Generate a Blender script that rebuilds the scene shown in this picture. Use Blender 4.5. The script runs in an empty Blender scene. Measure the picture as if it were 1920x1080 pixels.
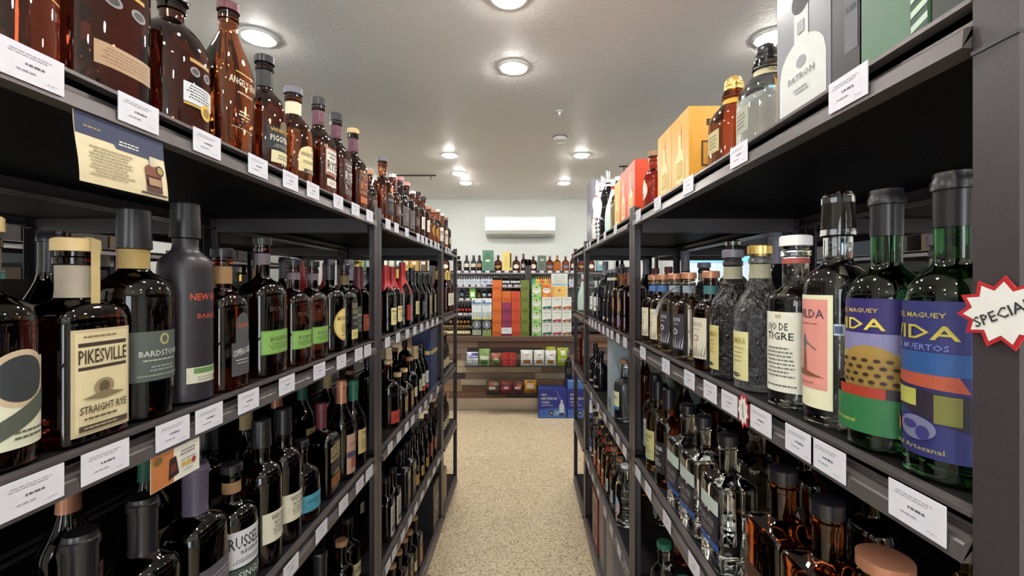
import bpy, math, random
from mathutils import Vector, Matrix
random.seed(7)
C = bpy.context.scene.collection
D = bpy.data
PI = math.pi
sc = bpy.context.scene
# ------------------------------------------------------------------ camera, world, exposure
F = 830.0                      # focal length in pixels of the 1920 px frame
H0 = 1.55                      # eye height
cam_d = D.cameras.new('camera'); cam = D.objects.new('camera', cam_d); C.objects.link(cam)
cam_d.sensor_width = 36; cam_d.lens = F / 1920 * 36
cam_d.shift_x = -23 / 1920; cam_d.shift_y = -7 / 1920
cam_d.clip_start = .02; cam_d.clip_end = 60
cam.location = (0, 0, H0); cam.rotation_euler = (PI / 2, 0, 0)
sc.camera = cam
w = D.worlds.new('world'); sc.world = w; w.use_nodes = True
w.node_tree.nodes['Background'].inputs[0].default_value = (.90, .96, 1.0, 1)
w.node_tree.nodes['Background'].inputs[1].default_value = 4.8
sc.view_settings.view_transform = 'Standard'; sc.view_settings.look = 'None'
sc.view_settings.exposure = 1.0; sc.view_settings.gamma = 1
LAMP = 119.0                    # radiance of the ceiling downlights
cy = sc.cycles
cy.use_denoising = True; cy.max_bounces = 9; cy.diffuse_bounces = 4; cy.glossy_bounces = 4
cy.transmission_bounces = 8; cy.transparent_max_bounces = 8
cy.caustics_reflective = False; cy.caustics_refractive = False
cy.sample_clamp_indirect = 6
cy.use_adaptive_sampling = True; cy.adaptive_threshold = .02

# ------------------------------------------------------------------ materials
def lin(h):
    def f(c):
        c /= 255
        return c / 12.92 if c <= .04045 else ((c + .055) / 1.055) ** 2.4
    return (f(int(h[0:2], 16)), f(int(h[2:4], 16)), f(int(h[4:6], 16)), 1)
_m = {}
def pm(name, base, rough=.5, metal=0, trans=0, ior=1.45, emis=None, es=0, coat=0, spec=.5):
    if name in _m: return _m[name]
    m = D.materials.new(name); m.use_nodes = True
    b = m.node_tree.nodes['Principled BSDF']
    if isinstance(base, str): base = lin(base)
    if len(base) == 3: base = tuple(base) + (1,)
    b.inputs['Base Color'].default_value = base
    b.inputs['Roughness'].default_value = rough
    b.inputs['Metallic'].default_value = metal
    b.inputs['Transmission Weight'].default_value = trans
    b.inputs['IOR'].default_value = ior
    b.inputs['Coat Weight'].default_value = coat
    b.inputs['Specular IOR Level'].default_value = spec
    if emis:
        b.inputs['Emission Color'].default_value = emis; b.inputs['Emission Strength'].default_value = es
    m.diffuse_color = base
    _m[name] = m
    return m
def nodes(m):
    nt = m.node_tree
    return nt, nt.nodes, nt.links, nt.nodes['Principled BSDF']
def paper(h, rough=.55):        # printed paper or card with a faint mottling
    k = 'paper_' + h
    if k in _m: return _m[k]
    m = pm(k, h, rough)
    nt, n, l, b = nodes(m)
    tc = n.new('ShaderNodeTexCoord'); nz = n.new('ShaderNodeTexNoise'); nz.inputs['Scale'].default_value = 60
    mr = n.new('ShaderNodeMapRange'); mr.inputs['To Min'].default_value = .88; mr.inputs['To Max'].default_value = 1.04
    mx = n.new('ShaderNodeVectorMath'); mx.operation = 'SCALE'; mx.inputs[0].default_value = lin(h)[:3]
    l.new(tc.outputs['Object'], nz.inputs['Vector']); l.new(nz.outputs['Fac'], mr.inputs['Value'])
    l.new(mr.outputs[0], mx.inputs['Scale']); l.new(mx.outputs[0], b.inputs['Base Color'])
    return m
def bump(m, scale, strength, dist=.002, rr=None, detail=3):
    nt, n, l, b = nodes(m)
    tc = n.new('ShaderNodeTexCoord'); nz = n.new('ShaderNodeTexNoise'); nz.inputs['Scale'].default_value = scale
    nz.inputs['Detail'].default_value = detail
    bp = n.new('ShaderNodeBump'); bp.inputs['Strength'].default_value = strength; bp.inputs['Distance'].default_value = dist
    l.new(tc.outputs['Object'], nz.inputs['Vector']); l.new(nz.outputs['Fac'], bp.inputs['Height'])
    l.new(bp.outputs[0], b.inputs['Normal'])
    if rr:
        mr = n.new('ShaderNodeMapRange'); mr.inputs['To Min'].default_value = rr[0]; mr.inputs['To Max'].default_value = rr[1]
        l.new(nz.outputs['Fac'], mr.inputs['Value']); l.new(mr.outputs[0], b.inputs['Roughness'])
    return m
GL = {}
def glass(k, col, rough=.015, ior=1.46, bmp=None):
    GL[k] = pm('glass_' + k, col, rough, trans=1, ior=ior)
    if bmp: bump(GL[k], bmp[0], bmp[1], bmp[2])
glass('whiskey', (.17, .026, .008)); glass('dark', (.05, .008, .005)); glass('amber', (.40, .095, .022))
glass('deep', (.10, .013, .006)); glass('red', (.5, .07, .02)); glass('gold', (.80, .52, .16)); glass('clear', (.93, .95, .94))
glass('green', (.03, .12, .04)); glass('wavy', (.62, .63, .66), bmp=(80, 1.0, .012)); glass('orange', (.85, .25, .04)); glass('wavydark', (.16, .14, .16), bmp=(80, 1.0, .012))
GL['frost'] = pm('pale_lit_glass', (.62, .64, .70), .3); GL['pgreen'] = pm('mini_green', (.15, .45, .25), .3); GL['pyellow'] = pm('mini_yellow', (.75, .6, .18), .3); GL['porange'] = pm('mini_orange', (.75, .3, .12), .3)  # first one: pale opaque colour stands in for clear glass catching light
glass('tea', (.72, .55, .36)); glass('black', (.01, .01, .012))
GL['matte'] = pm('matte_black_glass', (.020, .017, .022), .38)
GL['gloss'] = pm('gloss_black_glass', (.006, .005, .007), .06)
GL['white'] = pm('white_ceramic', (.75, .78, .76), .12)
GL['mint'] = pm('mint_ceramic', (.55, .68, .6), .15)
steel = bump(pm('powder_coated_steel', (.040, .032, .036), .40, .0, spec=.55), 260, .12, .001)
sheen_beam_m = bump(pm('sheen_beam_steel', (.135, .118, .120), .32, .5, spec=.6), 260, .12, .001)  # same powder coat, lightened and made metallic to imitate grazing sheen
board = bump(pm('black_shelf_board', (.009, .008, .009), .5, spec=.15), 120, .15, .001)
CAPM = {'black': pm('cap_black', (.012, .011, .014), .3), 'cork': bump(pm('cork', (.50, .27, .11), .7), 150, .5),
        'wood': pm('cap_wood', (.32, .17, .08), .5), 'tan': pm('cap_tan', (.55, .40, .2), .45),
        'gold': pm('cap_gold', (.75, .52, .16), .25, .8), 'silver': pm('cap_silver', (.7, .7, .72), .2, .9),
        'white': pm('cap_white', (.75, .75, .74), .35), 'red': pm('wax_red', (.30, .013, .017), .3),
        'maroon': pm('cap_maroon', (.10, .02, .03), .4), 'grey': pm('cap_grey', (.14, .13, .17), .35),
        'green': pm('cap_green', (.02, .12, .08), .4), 'crystal': pm('cap_crystal', (.9, .9, .92), .03, trans=1, ior=1.5),
        'copper': pm('cap_copper', (.45, .20, .12), .35, .3), 'purple': pm('cap_purple', (.075, .058, .095), .4),
        'orange': pm('cap_orange', (.75, .20, .05), .4), 'blue': pm('cap_blue', (.05, .10, .40), .4),
        'yellow': pm('cap_yellow', (.75, .5, .05), .4), 'pink': pm('cap_pink', (.55, .25, .25), .4)}

# ------------------------------------------------------------------ object helpers
def link(o, parent=None):
    C.objects.link(o)
    if parent: o.parent = parent
    return o
def tag(o, label=None, cat=None, group=None, kind=None):
    if label: o['label'] = label
    if cat: o['category'] = cat
    if group: o['group'] = group
    if kind: o['kind'] = kind
    return o
def empty(name, loc=(0, 0, 0), rz=0):
    o = D.objects.new(name, None); C.objects.link(o); o.location = loc; o.rotation_euler[2] = rz
    o.empty_display_size = .05
    return o
def kids(o): return KIDS.get(o.name, [])
KIDS = {}
def copy_tree(o, loc, rz, label=None):
    c = o.copy(); C.objects.link(c); c.location = loc; c.rotation_euler[2] = rz
    if label: c['label'] = label
    mine = []
    for ch in KIDS.get(o.name, []):
        d = ch.copy(); C.objects.link(d); d.parent = c; mine.append(d)
        sub = []
        for g in KIDS.get(ch.name, []):
            e = g.copy(); C.objects.link(e); e.parent = d; sub.append(e)
        if sub: KIDS[d.name] = sub
    KIDS[c.name] = mine
    return c
class MB:
    def __init__(s): s.v = []; s.f = []; s.m = []; s.mats = []; s.sm = []
    def mi(s, mat):
        if mat not in s.mats: s.mats.append(mat)
        return s.mats.index(mat)
    def add(s, vs, fs, mat, smooth=False):
        o = len(s.v); s.v += [tuple(p) for p in vs]; k = s.mi(mat)
        for f in fs:
            s.f.append([i + o for i in f]); s.m.append(k); s.sm.append(smooth)
    def box(s, x0, x1, y0, y1, z0, z1, mat):
        if x0 > x1: x0, x1 = x1, x0
        if y0 > y1: y0, y1 = y1, y0
        v = [(x, y, z) for z in (z0, z1) for y in (y0, y1) for x in (x0, x1)]
        s.add(v, [(0, 2, 3, 1), (4, 5, 7, 6), (0, 1, 5, 4), (2, 6, 7, 3), (0, 4, 6, 2), (1, 3, 7, 5)], mat)
    def lathe(s, prof, mat, n=24, c=(0, 0, 0), smooth=True, caps=True, wob=None):
        vs = []
        for k, (z, r) in enumerate(prof):
            for i in range(n):
                a = 2 * PI * i / n; rr = r * (1 + (wob(k, a) if wob else 0))
                vs.append((c[0] + rr * math.cos(a), c[1] + rr * math.sin(a), c[2] + z))
        fs = [(k * n + i, k * n + (i + 1) % n, (k + 1) * n + (i + 1) % n, (k + 1) * n + i) for k in range(len(prof) - 1) for i in range(n)]
        if caps:
            fs.append(tuple(range(n - 1, -1, -1))); o = (len(prof) - 1) * n; fs.append(tuple(o + i for i in range(n)))
        s.add(vs, fs, mat, smooth)
    def poly(s, pts, mat):       # extruded strip: list of (p, q) loops is not needed; flat ngon
        s.add(pts, [tuple(range(len(pts)))], mat)
    def prism(s, pts, d, mat):   # ngon pts and its copy moved by vector d
        n = len(pts); d = Vector(d)
        q = [tuple(Vector(p) + d) for p in pts]
        s.add(list(pts) + q, [tuple(range(n - 1, -1, -1)), tuple(range(n, 2 * n))] + [(i, (i + 1) % n, n + (i + 1) % n, n + i) for i in range(n)], mat)
    def tube(s, pts, r, mat, n=8):
        rings = []
        P = [Vector(p) for p in pts]
        for i, p in enumerate(P):
            t = (P[min(i + 1, len(P) - 1)] - P[max(i - 1, 0)]).normalized()
            u = t.orthogonal().normalized() if i == 0 else (u - t * u.dot(t)).normalized()
            v_ = t.cross(u)
            rings += [tuple(p + (u * math.cos(2 * PI * k / n) + v_ * math.sin(2 * PI * k / n)) * r) for k in range(n)]
        fs = [(k * n + i, k * n + (i + 1) % n, (k + 1) * n + (i + 1) % n, (k + 1) * n + i) for k in range(len(P) - 1) for i in range(n)]
        fs += [tuple(range(n - 1, -1, -1)), tuple((len(P) - 1) * n + i for i in range(n))]
        s.add(rings, fs, mat, True)
    def build(s, name, parent=None, bevel=0):
        me = D.meshes.new(name); me.from_pydata(s.v, [], s.f)
        for m in s.mats: me.materials.append(m)
        me.polygons.foreach_set('material_index', s.m); me.polygons.foreach_set('use_smooth', s.sm)
        me.update()
        if any(s.sm): me.set_sharp_from_angle(angle=math.radians(38))
        o = D.objects.new(name, me); link(o, parent)
        if parent: KIDS.setdefault(parent.name, []).append(o)
        if bevel:
            b = o.modifiers.new('bevel', 'BEVEL'); b.width = bevel; b.segments = 2; b.limit_method = 'ANGLE'
        return o
_txt = {}
def text2d(s):                   # (verts, faces) of a string, capitals 1 high, starting at x = 0; and its width
    if s in _txt: return _txt[s]
    cu = D.curves.new('t', 'FONT'); cu.body = s; cu.resolution_u = 1; cu.offset = .012; cu.size = 1
    o = D.objects.new('t', cu); C.objects.link(o)
    dg = bpy.context.evaluated_depsgraph_get(); dg.update()
    ev = o.evaluated_get(dg); me = ev.to_mesh()
    vs = [(p.co.x, p.co.y) for p in me.vertices]; fs = [tuple(p.vertices) for p in me.polygons]
    ev.to_mesh_clear(); D.objects.remove(o); D.curves.remove(cu)
    k = 1 / .7
    vs = [(x * k, y * k) for x, y in vs]
    x0 = min(p[0] for p in vs); x1 = max(p[0] for p in vs)
    vs = [(x - x0, y) for x, y in vs]
    _txt[s] = (vs, fs, x1 - x0)
    return _txt[s]
def art(mb, els, surf, unit=.01, base=.0003, step=.00016, slice_w=.5):
    """print elements, measured in cm, on a surface surf(u, z, off) -> point"""
    off = base
    for e in els:
        t = e[0]; off += step
        if t in 'rea':           # rectangle, ellipse, arch
            _, cx, cz, ww, hh, col = e[:6]
            mat = paper(col) if isinstance(col, str) else col
            nseg = max(2 if t == 'r' else 14, int(ww / slice_w) + 1)
            vs = []; fs = []
            for i in range(nseg + 1):
                q = -1 + 2 * i / nseg; u = cx + q * ww / 2
                if t == 'e': q = -math.cos(PI * i / nseg); u = cx + q * ww / 2
                up = hh / 2; lo = -hh / 2
                if t == 'e':
                    s_ = math.sqrt(max(0, 1 - q * q)) * hh / 2; up, lo = s_, -s_
                if t == 'a': up = hh / 2 - min(hh, ww) * .42 * (1 - math.sqrt(max(0, 1 - q * q)))
                vs += [surf(u * unit, (cz + lo) * unit, off), surf(u * unit, (cz + up) * unit, off)]
                if i: k = 2 * i; fs.append((k - 2, k, k + 1, k - 1))
            mb.add(vs, fs, mat)
        elif t == 't':           # text centred on (cx, cz): size = capital height, optional width to fit
            _, cx, cz, size, s, col = e[:6]
            wfit = e[6] if len(e) > 6 else None; rot = e[7] if len(e) > 7 else 0
            vs2, fs2, tw = text2d(s)
            kx = size if not wfit else wfit / tw
            cr, sr = math.cos(rot), math.sin(rot)
            out = []
            for x, y in vs2:
                X = (x - tw / 2) * kx; Y = (y - .5) * size
                out.append(surf((cx + X * cr - Y * sr) * unit, (cz + X * sr + Y * cr) * unit, off + .0002))
            mb.add(out, fs2, paper(col))
        elif t == 'l':           # n lines of fine print
            _, cx, cz, ww, hh, n_, col = e[:7]
            rnd = random.Random(int(ww * 100) + n_)
            for i in range(n_):
                z = cz + hh / 2 - (i + .5) * hh / n_; x = cx - ww / 2 * (1 - .25 * rnd.random())
                end = cx + ww / 2 * (1 - .45 * rnd.random())
                while x < end:
                    wl = min(.22 + .5 * rnd.random(), end - x)
                    th = hh / n_ * .42
                    mb.add([surf(x * unit, (z - th / 2) * unit, off), surf((x + wl) * unit, (z - th / 2) * unit, off), surf((x + wl) * unit, (z + th / 2) * unit, off), surf(x * unit, (z + th / 2) * unit, off)], [(0, 1, 2, 3)], paper(col))
                    x += wl + .12
        elif t == 'p':           # free polygon
            P = e[1]; u0 = min(p[0] for p in P); u1 = max(p[0] for p in P); K = max(3, int((u1 - u0) / .3) + 1)
            us = sorted(set([u0 + (u1 - u0) * i / K for i in range(K + 1)] + [p[0] for p in P])); vs = []; fs = []
            for i, u in enumerate(us):
                uu = min(max(u, u0 + 1e-5), u1 - 1e-5); zz = []
                for (xa, za), (xb, zb) in zip(P, P[1:] + P[:1]):
                    if (xa - uu) * (xb - uu) <= 0 and xa != xb: zz.append(za + (zb - za) * (uu - xa) / (xb - xa))
                vs += [surf(u * unit, min(zz) * unit, off), surf(u * unit, max(zz) * unit, off)]
                if i: k = 2 * i; fs.append((k - 2, k, k + 1, k - 1))
            mb.add(vs, fs, paper(e[2]))
def flat(x0, y, z0):             # art surface on a vertical plane facing -y
    return lambda u, z, off: (x0 + u, y - off, z0 + z)

# ------------------------------------------------------------------ bottles
SHP = {  # list of (height fraction, radius as a fraction body->neck: 1 body .. 0 neck)
 'bourbon': [(0, .93), (.012, 1), (.565, 1), (.60, .97), (.632, .86), (.657, .66), (.677, .38), (.692, .14), (.706, .03), (.72, 0)],
 'tall': [(0, .93), (.012, 1), (.66, 1), (.69, .96), (.715, .80), (.73, .55), (.745, .25), (.76, .06), (.78, 0)],
 'slope': [(0, .93), (.012, 1), (.52, 1), (.56, .96), (.60, .82), (.64, .58), (.68, .36), (.72, .18), (.77, .05), (.82, 0)],
 'rye': [(0, .9), (.012, .98), (.30, 1), (.50, 1), (.56, .9), (.60, .7), (.63, .42), (.655, .18), (.68, .05), (.70, 0)],
 'round': [(0, .86), (.02, .95), (.15, 1), (.40, 1), (.52, .97), (.58, .87), (.63, .66), (.665, .38), (.69, .15), (.71, .03), (.73, 0)],
 'wing': [(0, .72), (.02, .78), (.20, .86), (.44, 1), (.50, 1), (.56, .93), (.64, .68), (.72, .36), (.78, .12), (.82, 0)],
 'squat': [(0, .88), (.02, 1), (.42, 1), (.50, .97), (.57, .84), (.62, .62), (.655, .36), (.68, .12), (.70, 0)],
 'block': [(0, .96), (.012, 1), (.60, 1), (.63, .98), (.65, .90), (.665, .70), (.68, .40), (.695, .15), (.71, 0)],
 'cone': [(0, .93), (.02, 1), (.30, 1), (.42, .90), (.54, .66), (.64, .42), (.74, .2), (.82, 0)],
 'long': [(0, .8), (.02, .85), (.25, .95), (.42, .62), (.52, .55), (.60, .8), (.68, .62), (.76, .2), (.80, 0)],
}
def interp(prof, z):
    for (a, b), (c, d) in zip(prof, prof[1:]):
        if z <= c: return b + (d - b) * (z - a) / (c - a)
    return prof[-1][1]
SPEC = {}
def S(key, desc, shape, H, a, b=None, n=2, gl='whiskey', rn=.0145, cap=('cork', 'black'), neck=(), lab=(), name='liquor_bottle', strip=None, extra=None):
    SPEC[key] = dict(desc=desc, shape=shape, H=H / 100, a=a / 100, b=(b or a) / 100, n=n, gl=gl, rn=rn, cap=cap, neck=neck, lab=lab, name=name, strip=strip, extra=extra)
def build_bottle(key):
    s = SPEC[key]; H, a, b, n, rn = s['H'], s['a'], s['b'], s['n'], s['rn']
    prof = SHP[s['shape']]; N = 36 if H > .12 else 14
    ck, cc = s['cap'][0], s['cap'][1]; caph = {'screw': .022, 'cork': .017, 'capsule': .0, 'wax': 0, 'ball': .034, 'crystal': .05, 'tallcap': .06, 'none': 0}[ck] * (1 if H > .12 else .4)
    zt = H - caph
    root = empty(s['name'])
    nn = lambda f: 2 + (n - 2) * f
    def ring(z, f, scale=1):
        A = rn + (a - rn) * f; B = rn + (b - rn) * f; e = 2 / nn(min(1, f * 1.3)) if f < .8 else 2 / n
        out = []
        for i in range(N):
            t = 2 * PI * i / N; c, s_ = math.cos(t), math.sin(t)
            out.append((A * scale * math.copysign(abs(c) ** e, c), B * scale * math.copysign(abs(s_) ** e, s_), z))
        return out
    rings = []
    zs = [(z * H, f) for z, f in prof if z * H < zt - .004]
    rings.append(ring(0, zs[0][1], .80)); rings.append(ring(.0015, zs[0][1], .95))
    for z, f in zs[1:]: rings.append(ring(z, f))
    rings += [ring(zt - .018, 0), ring(zt - .016, 0, 1.14), ring(zt - .008, 0, 1.14), ring(zt - .006, 0, 1.0), ring(zt, 0, 1.0)] if ck in ('screw', 'cork', 'ball', 'crystal') and H > .12 else [ring(zt - .001, 0)]
    mb = MB(); vs = [p for r in rings for p in r]; K = len(rings)
    fs = [(k * N + i, k * N + (i + 1) % N, (k + 1) * N + (i + 1) % N, (k + 1) * N + i) for k in range(K - 1) for i in range(N)]
    fs += [tuple(range(N - 1, -1, -1)), tuple((K - 1) * N + i for i in range(N))]
    mb.add(vs, fs, GL[s['gl']], True)
    mb.build('bottle_body', root)
    # stopper
    cm = CAPM[cc]; mb = MB(); M = 24 if H > .12 else 10; q = rn
    if ck == 'screw': mb.lathe([(zt - .002, q * .98), (zt - .001, q * 1.16), (H - .002, q * 1.16), (H, q * 1.0)], cm, M)
    elif ck == 'cork': mb.lathe([(zt - .004, q * .9), (zt + .0006, q * .9), (zt + .0006, q * 1.25), (H - .002, q * 1.25), (H, q * 1.12)], cm, M)
    elif ck == 'tallcap': mb.lathe([(zt - .002, q * 1.0), (zt, q * 1.22), (H - .003, q * 1.12), (H, q * .95)], cm, M)
    elif ck == 'ball':
        R = caph * .58; c0 = H - R
        mb.lathe([(zt - .003, q * .9), (zt + .002, q * .95), (zt + .003, R * .98), (zt + .007, R * 1.0), (zt + .009, R * .8)] + [(c0 + R * math.sin(t), R * math.cos(t)) for t in [-.45, -.2, 0, .3, .6, .9, 1.2, 1.45]], cm, M)
    elif ck == 'crystal': mb.lathe([(zt - .004, q * .8), (zt, q * .8), (zt + .002, q * 1.3), (zt + .008, q * 1.5), (zt + .012, q * 1.1), (H - .006, q * 1.7), (H, q * 1.5)], CAPM['crystal'], 8, smooth=False); mb.lathe([(zt - .002, q * 1.05), (zt, q * 1.4), (zt + .002, q * 1.3)], cm, 8)
    elif ck == 'capsule':
        z0 = s['cap'][2] / 100
        while interp(prof, z0 / H) > .06 and z0 < H - .05: z0 += .002
        f0 = interp(prof, z0 / H)
        mb.lathe([(z0, rn + (a - rn) * f0 + .0008), (z0 + .01, rn + (a - rn) * interp(prof, (z0 + .01) / H) + .0009), (H - .018, q * 1.08), (H - .017, q * 1.2), (H - .008, q * 1.2), (H - .006, q * 1.1), (H + .0008, q * 1.05)], cm, M)
    elif ck == 'wax':
        z0 = s['cap'][2] / 100; zz = [z0 + (H - z0) * i / 8 for i in range(9)]
        pr = [(z, rn + (a - rn) * interp(prof, z / H) + .0012) for z in zz] + [(H + .0012, q * .9)]
        o = len(mb.v)
        mb.lathe(pr, cm, M)
        for i in range(M): x, y, z = mb.v[o + i]; mb.v[o + i] = (x * 1.06, y * 1.06, z - .008 * (1 + math.sin(i * 2.4)) * .7)
    if ck != 'none':
        mb.build({'screw': 'screw_cap', 'cork': 'stopper', 'ball': 'stopper', 'crystal': 'stopper', 'capsule': 'neck_capsule', 'wax': 'wax_seal', 'tallcap': 'screw_cap'}[ck], root)
    # neck bands: (z0, z1, colour, text?)
    for nb in s['neck']:
        z0, z1, col = nb[0] / 100, nb[1] / 100, nb[2]
        while interp(prof, z0 / H) > .05 and z0 < z1 - .012: z0 += .002
        mb = MB(); k = 5
        pr = [(z0 + (z1 - z0) * i / k, rn + (a - rn) * interp(prof, (z0 + (z1 - z0) * i / k) / H) + .0008) for i in range(k + 1)]
        mt = paper(col) if isinstance(col, str) and len(col) == 6 else CAPM.get(col)
        mb.lathe(pr, mt, 22, caps=False)
        if len(nb) > 3:
            def ns(u, z, off):
                r = rn + .001 + off; t = u / r
                return (r * math.sin(t), -r * math.cos(t), z)
            art(mb, nb[3], ns, base=.0004, step=.0001, slice_w=.3)
        mb.build('neck_label', root)
    if s['strip']:               # paper tax strip over the cap
        mb = MB(); r = rn * 1.3 + .001
        z0 = s['strip'][0] / 100
        mb.add([(-.006, -r, z0), (.006, -r, z0), (.006, -r, H - .002), (-.006, -r, H - .002), (-.006, -r * .6, H + .002), (.006, -r * .6, H + .002), (-.006, r * .6, H + .002), (.006, r * .6, H + .002)], [(0, 1, 2, 3), (3, 2, 5, 4), (4, 5, 7, 6)], paper(s['strip'][1]))
        mb.build('seal_strip', root)
    # labels
    if s['lab']:
        # arc-length table from the front centre
        A, B = a, b; tab = [(0, 0, -B)]; e = 2 / n; L = 0; px, py = 0, -B
        K = 160
        for i in range(1, K + 1):
            t = PI / 2 * i / K; x = A * math.sin(t) ** e; y = -B * max(0, math.cos(t)) ** e
            L += math.hypot(x - px, y - py); tab.append((L, x, y)); px, py = x, y
        for i in range(K - 1, -1, -1):
            _, x, y = tab[i]; y = -y; L += math.hypot(x - px, y - py); tab.append((L, x, y)); px, py = x, y
        def surf(u, z, off):
            s_ = abs(u); sg = 1 if u >= 0 else -1
            f = interp(prof, z / H); k = (rn + (a - rn) * f) / a if f < 1 else 1
            s_ = s_ / max(k, .3); lo, hi = 0, len(tab) - 1
            if s_ >= tab[-1][0]: s_ = tab[-1][0] - 1e-6
            while hi - lo > 1:
                md = (lo + hi) // 2
                if tab[md][0] <= s_: lo = md
                else: hi = md
            (l0, x0, y0), (l1, x1, y1) = tab[lo], tab[hi]; q_ = (s_ - l0) / max(l1 - l0, 1e-9)
            x = x0 + (x1 - x0) * q_; y = y0 + (y1 - y0) * q_
            nx = abs(x / A) ** (n - 1) / A; ny = math.copysign(abs(y / B) ** (n - 1) / B, y); ln = math.hypot(nx, ny) or 1
            return (sg * (x * k + nx / ln * off), y * k + ny / ln * off, z)
        for li, els in enumerate(s['lab']):
            mb = MB(); art(mb, els, surf, slice_w=.35 if H > .12 else .8)
            mb.build('label', root)
    return root
PROTO = {}
ORD = ['zeroth', 'first', 'second', 'third', 'fourth', 'fifth', 'sixth', 'seventh', 'eighth', 'ninth', 'tenth', 'eleventh', 'twelfth', 'thirteenth', 'fourteenth', 'fifteenth', 'sixteenth', 'seventeenth', 'eighteenth', 'nineteenth', 'twentieth']
def put_bottle(key, loc, rz, label, group):
    if key not in PROTO:
        PROTO[key] = build_bottle(key); o = PROTO[key]; o.location = loc; o.rotation_euler[2] = rz
        tag(o, label, 'bottle', group)
    else:
        o = copy_tree(PROTO[key], loc, rz, label); o['group'] = group
    return o
# ------------------------------------------------------------------ the room
CEIL = 2.70; WY = 5.98; CY = 5.37; XL, XR = -3.4, 3.4; YB = -3.0
def floor_mat():
    m = pm('speckled_floor', (.5, .4, .28), .42)
    nt, n, l, b = nodes(m)
    tc = n.new('ShaderNodeTexCoord'); v = n.new('ShaderNodeTexVoronoi'); v.inputs['Scale'].default_value = 170
    r = n.new('ShaderNodeValToRGB'); e = r.color_ramp.elements
    e[0].position = 0; e[0].color = lin('6f5a44'); e[1].position = 1; e[1].color = lin('e8dcc0')
    for p, c in ((.10, '8f7a5e'), (.2, 'c0ab8a'), (.5, 'd0bc9a'), (.8, 'dfcdae')):
        q = e.new(p); q.color = lin(c)
    n2 = n.new('ShaderNodeTexNoise'); n2.inputs['Scale'].default_value = 3.0
    mr = n.new('ShaderNodeMapRange'); mr.inputs['To Min'].default_value = .88; mr.inputs['To Max'].default_value = 1.08
    sp = n.new('ShaderNodeSeparateColor'); mx = n.new('ShaderNodeVectorMath'); mx.operation = 'SCALE'
    l.new(tc.outputs['Object'], v.inputs['Vector']); l.new(v.outputs['Color'], sp.inputs[0]); l.new(sp.outputs[0], r.inputs['Fac'])
    l.new(tc.outputs['Object'], n2.inputs['Vector']); l.new(n2.outputs['Fac'], mr.inputs['Value'])
    l.new(r.outputs['Color'], mx.inputs[0]); l.new(mr.outputs[0], mx.inputs['Scale']); l.new(mx.outputs[0], b.inputs['Base Color'])
    bp = n.new('ShaderNodeBump'); bp.inputs['Strength'].default_value = .35; bp.inputs['Distance'].default_value = .002
    l.new(v.outputs['Distance'], bp.inputs['Height']); l.new(bp.outputs[0], b.inputs['Normal'])
    return m
def struct(name, box, mat):
    mb = MB(); mb.box(*box, mat); o = mb.build(name); o['kind'] = 'structure'; return o
plaster = bump(pm('ceiling_plaster', (.93, .915, .89), .50), 55, .35, .006, detail=5)
wallm = bump(pm('white_wall_paint', (.64, .67, .655), .6), 90, .1, .001)
struct('floor', (XL, XR, YB, WY, -.1, 0), floor_mat())
struct('ceiling', (XL, XR, YB, WY, CEIL, CEIL + .1), plaster)
struct('wall_back', (XL - .1, XR + .1, WY, WY + .1, 0, CEIL), wallm)
struct('wall_left', (XL - .1, XL, YB, WY, 0, CEIL), wallm)
struct('wall_right', (XR, XR + .1, YB, WY, 0, CEIL), wallm)
mb = MB()
WN = [(-1.95, -.75), (.65, 1.85)]
for x0, x1 in ((XL - .1, -1.95), (-.75, .65), (1.85, XR + .1)): mb.box(x0, x1, YB - .1, YB, 0, CEIL, wallm)
for x0, x1 in WN:
    mb.box(x0, x1, YB - .1, YB, 0, .25, wallm); mb.box(x0, x1, YB - .1, YB, 2.42, CEIL, wallm)
o = mb.build('wall_front'); o['kind'] = 'structure'
for i, (x0, x1) in enumerate(WN):          # shop-front windows behind the camera, daylight outside
    mb = MB(); fr = pm('window_frame_metal', (.12, .12, .12), .4)
    for bx_ in ((x0, x0 + .05, .25, 2.42), (x1 - .05, x1, .25, 2.42), (x0 + .05, x1 - .05, .25, .30), (x0 + .05, x1 - .05, 2.37, 2.42), (x0 + .05, x1 - .05, 1.18, 1.22)):
        mb.box(bx_[0], bx_[1], YB - .07, YB - .03, bx_[2], bx_[3], fr)
    o = mb.build('window_%d' % (i + 1)); o['kind'] = 'structure'
    pl = D.lights.new('window_portal', 'AREA'); pl.shape = 'RECTANGLE'; pl.size = x1 - x0; pl.size_y = 2.17; pl.cycles.is_portal = True
    po = D.objects.new('window_portal', pl); C.objects.link(po); po.location = ((x0 + x1) / 2, YB - .09, 1.335); po.rotation_euler = (PI / 2, 0, 0)

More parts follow.
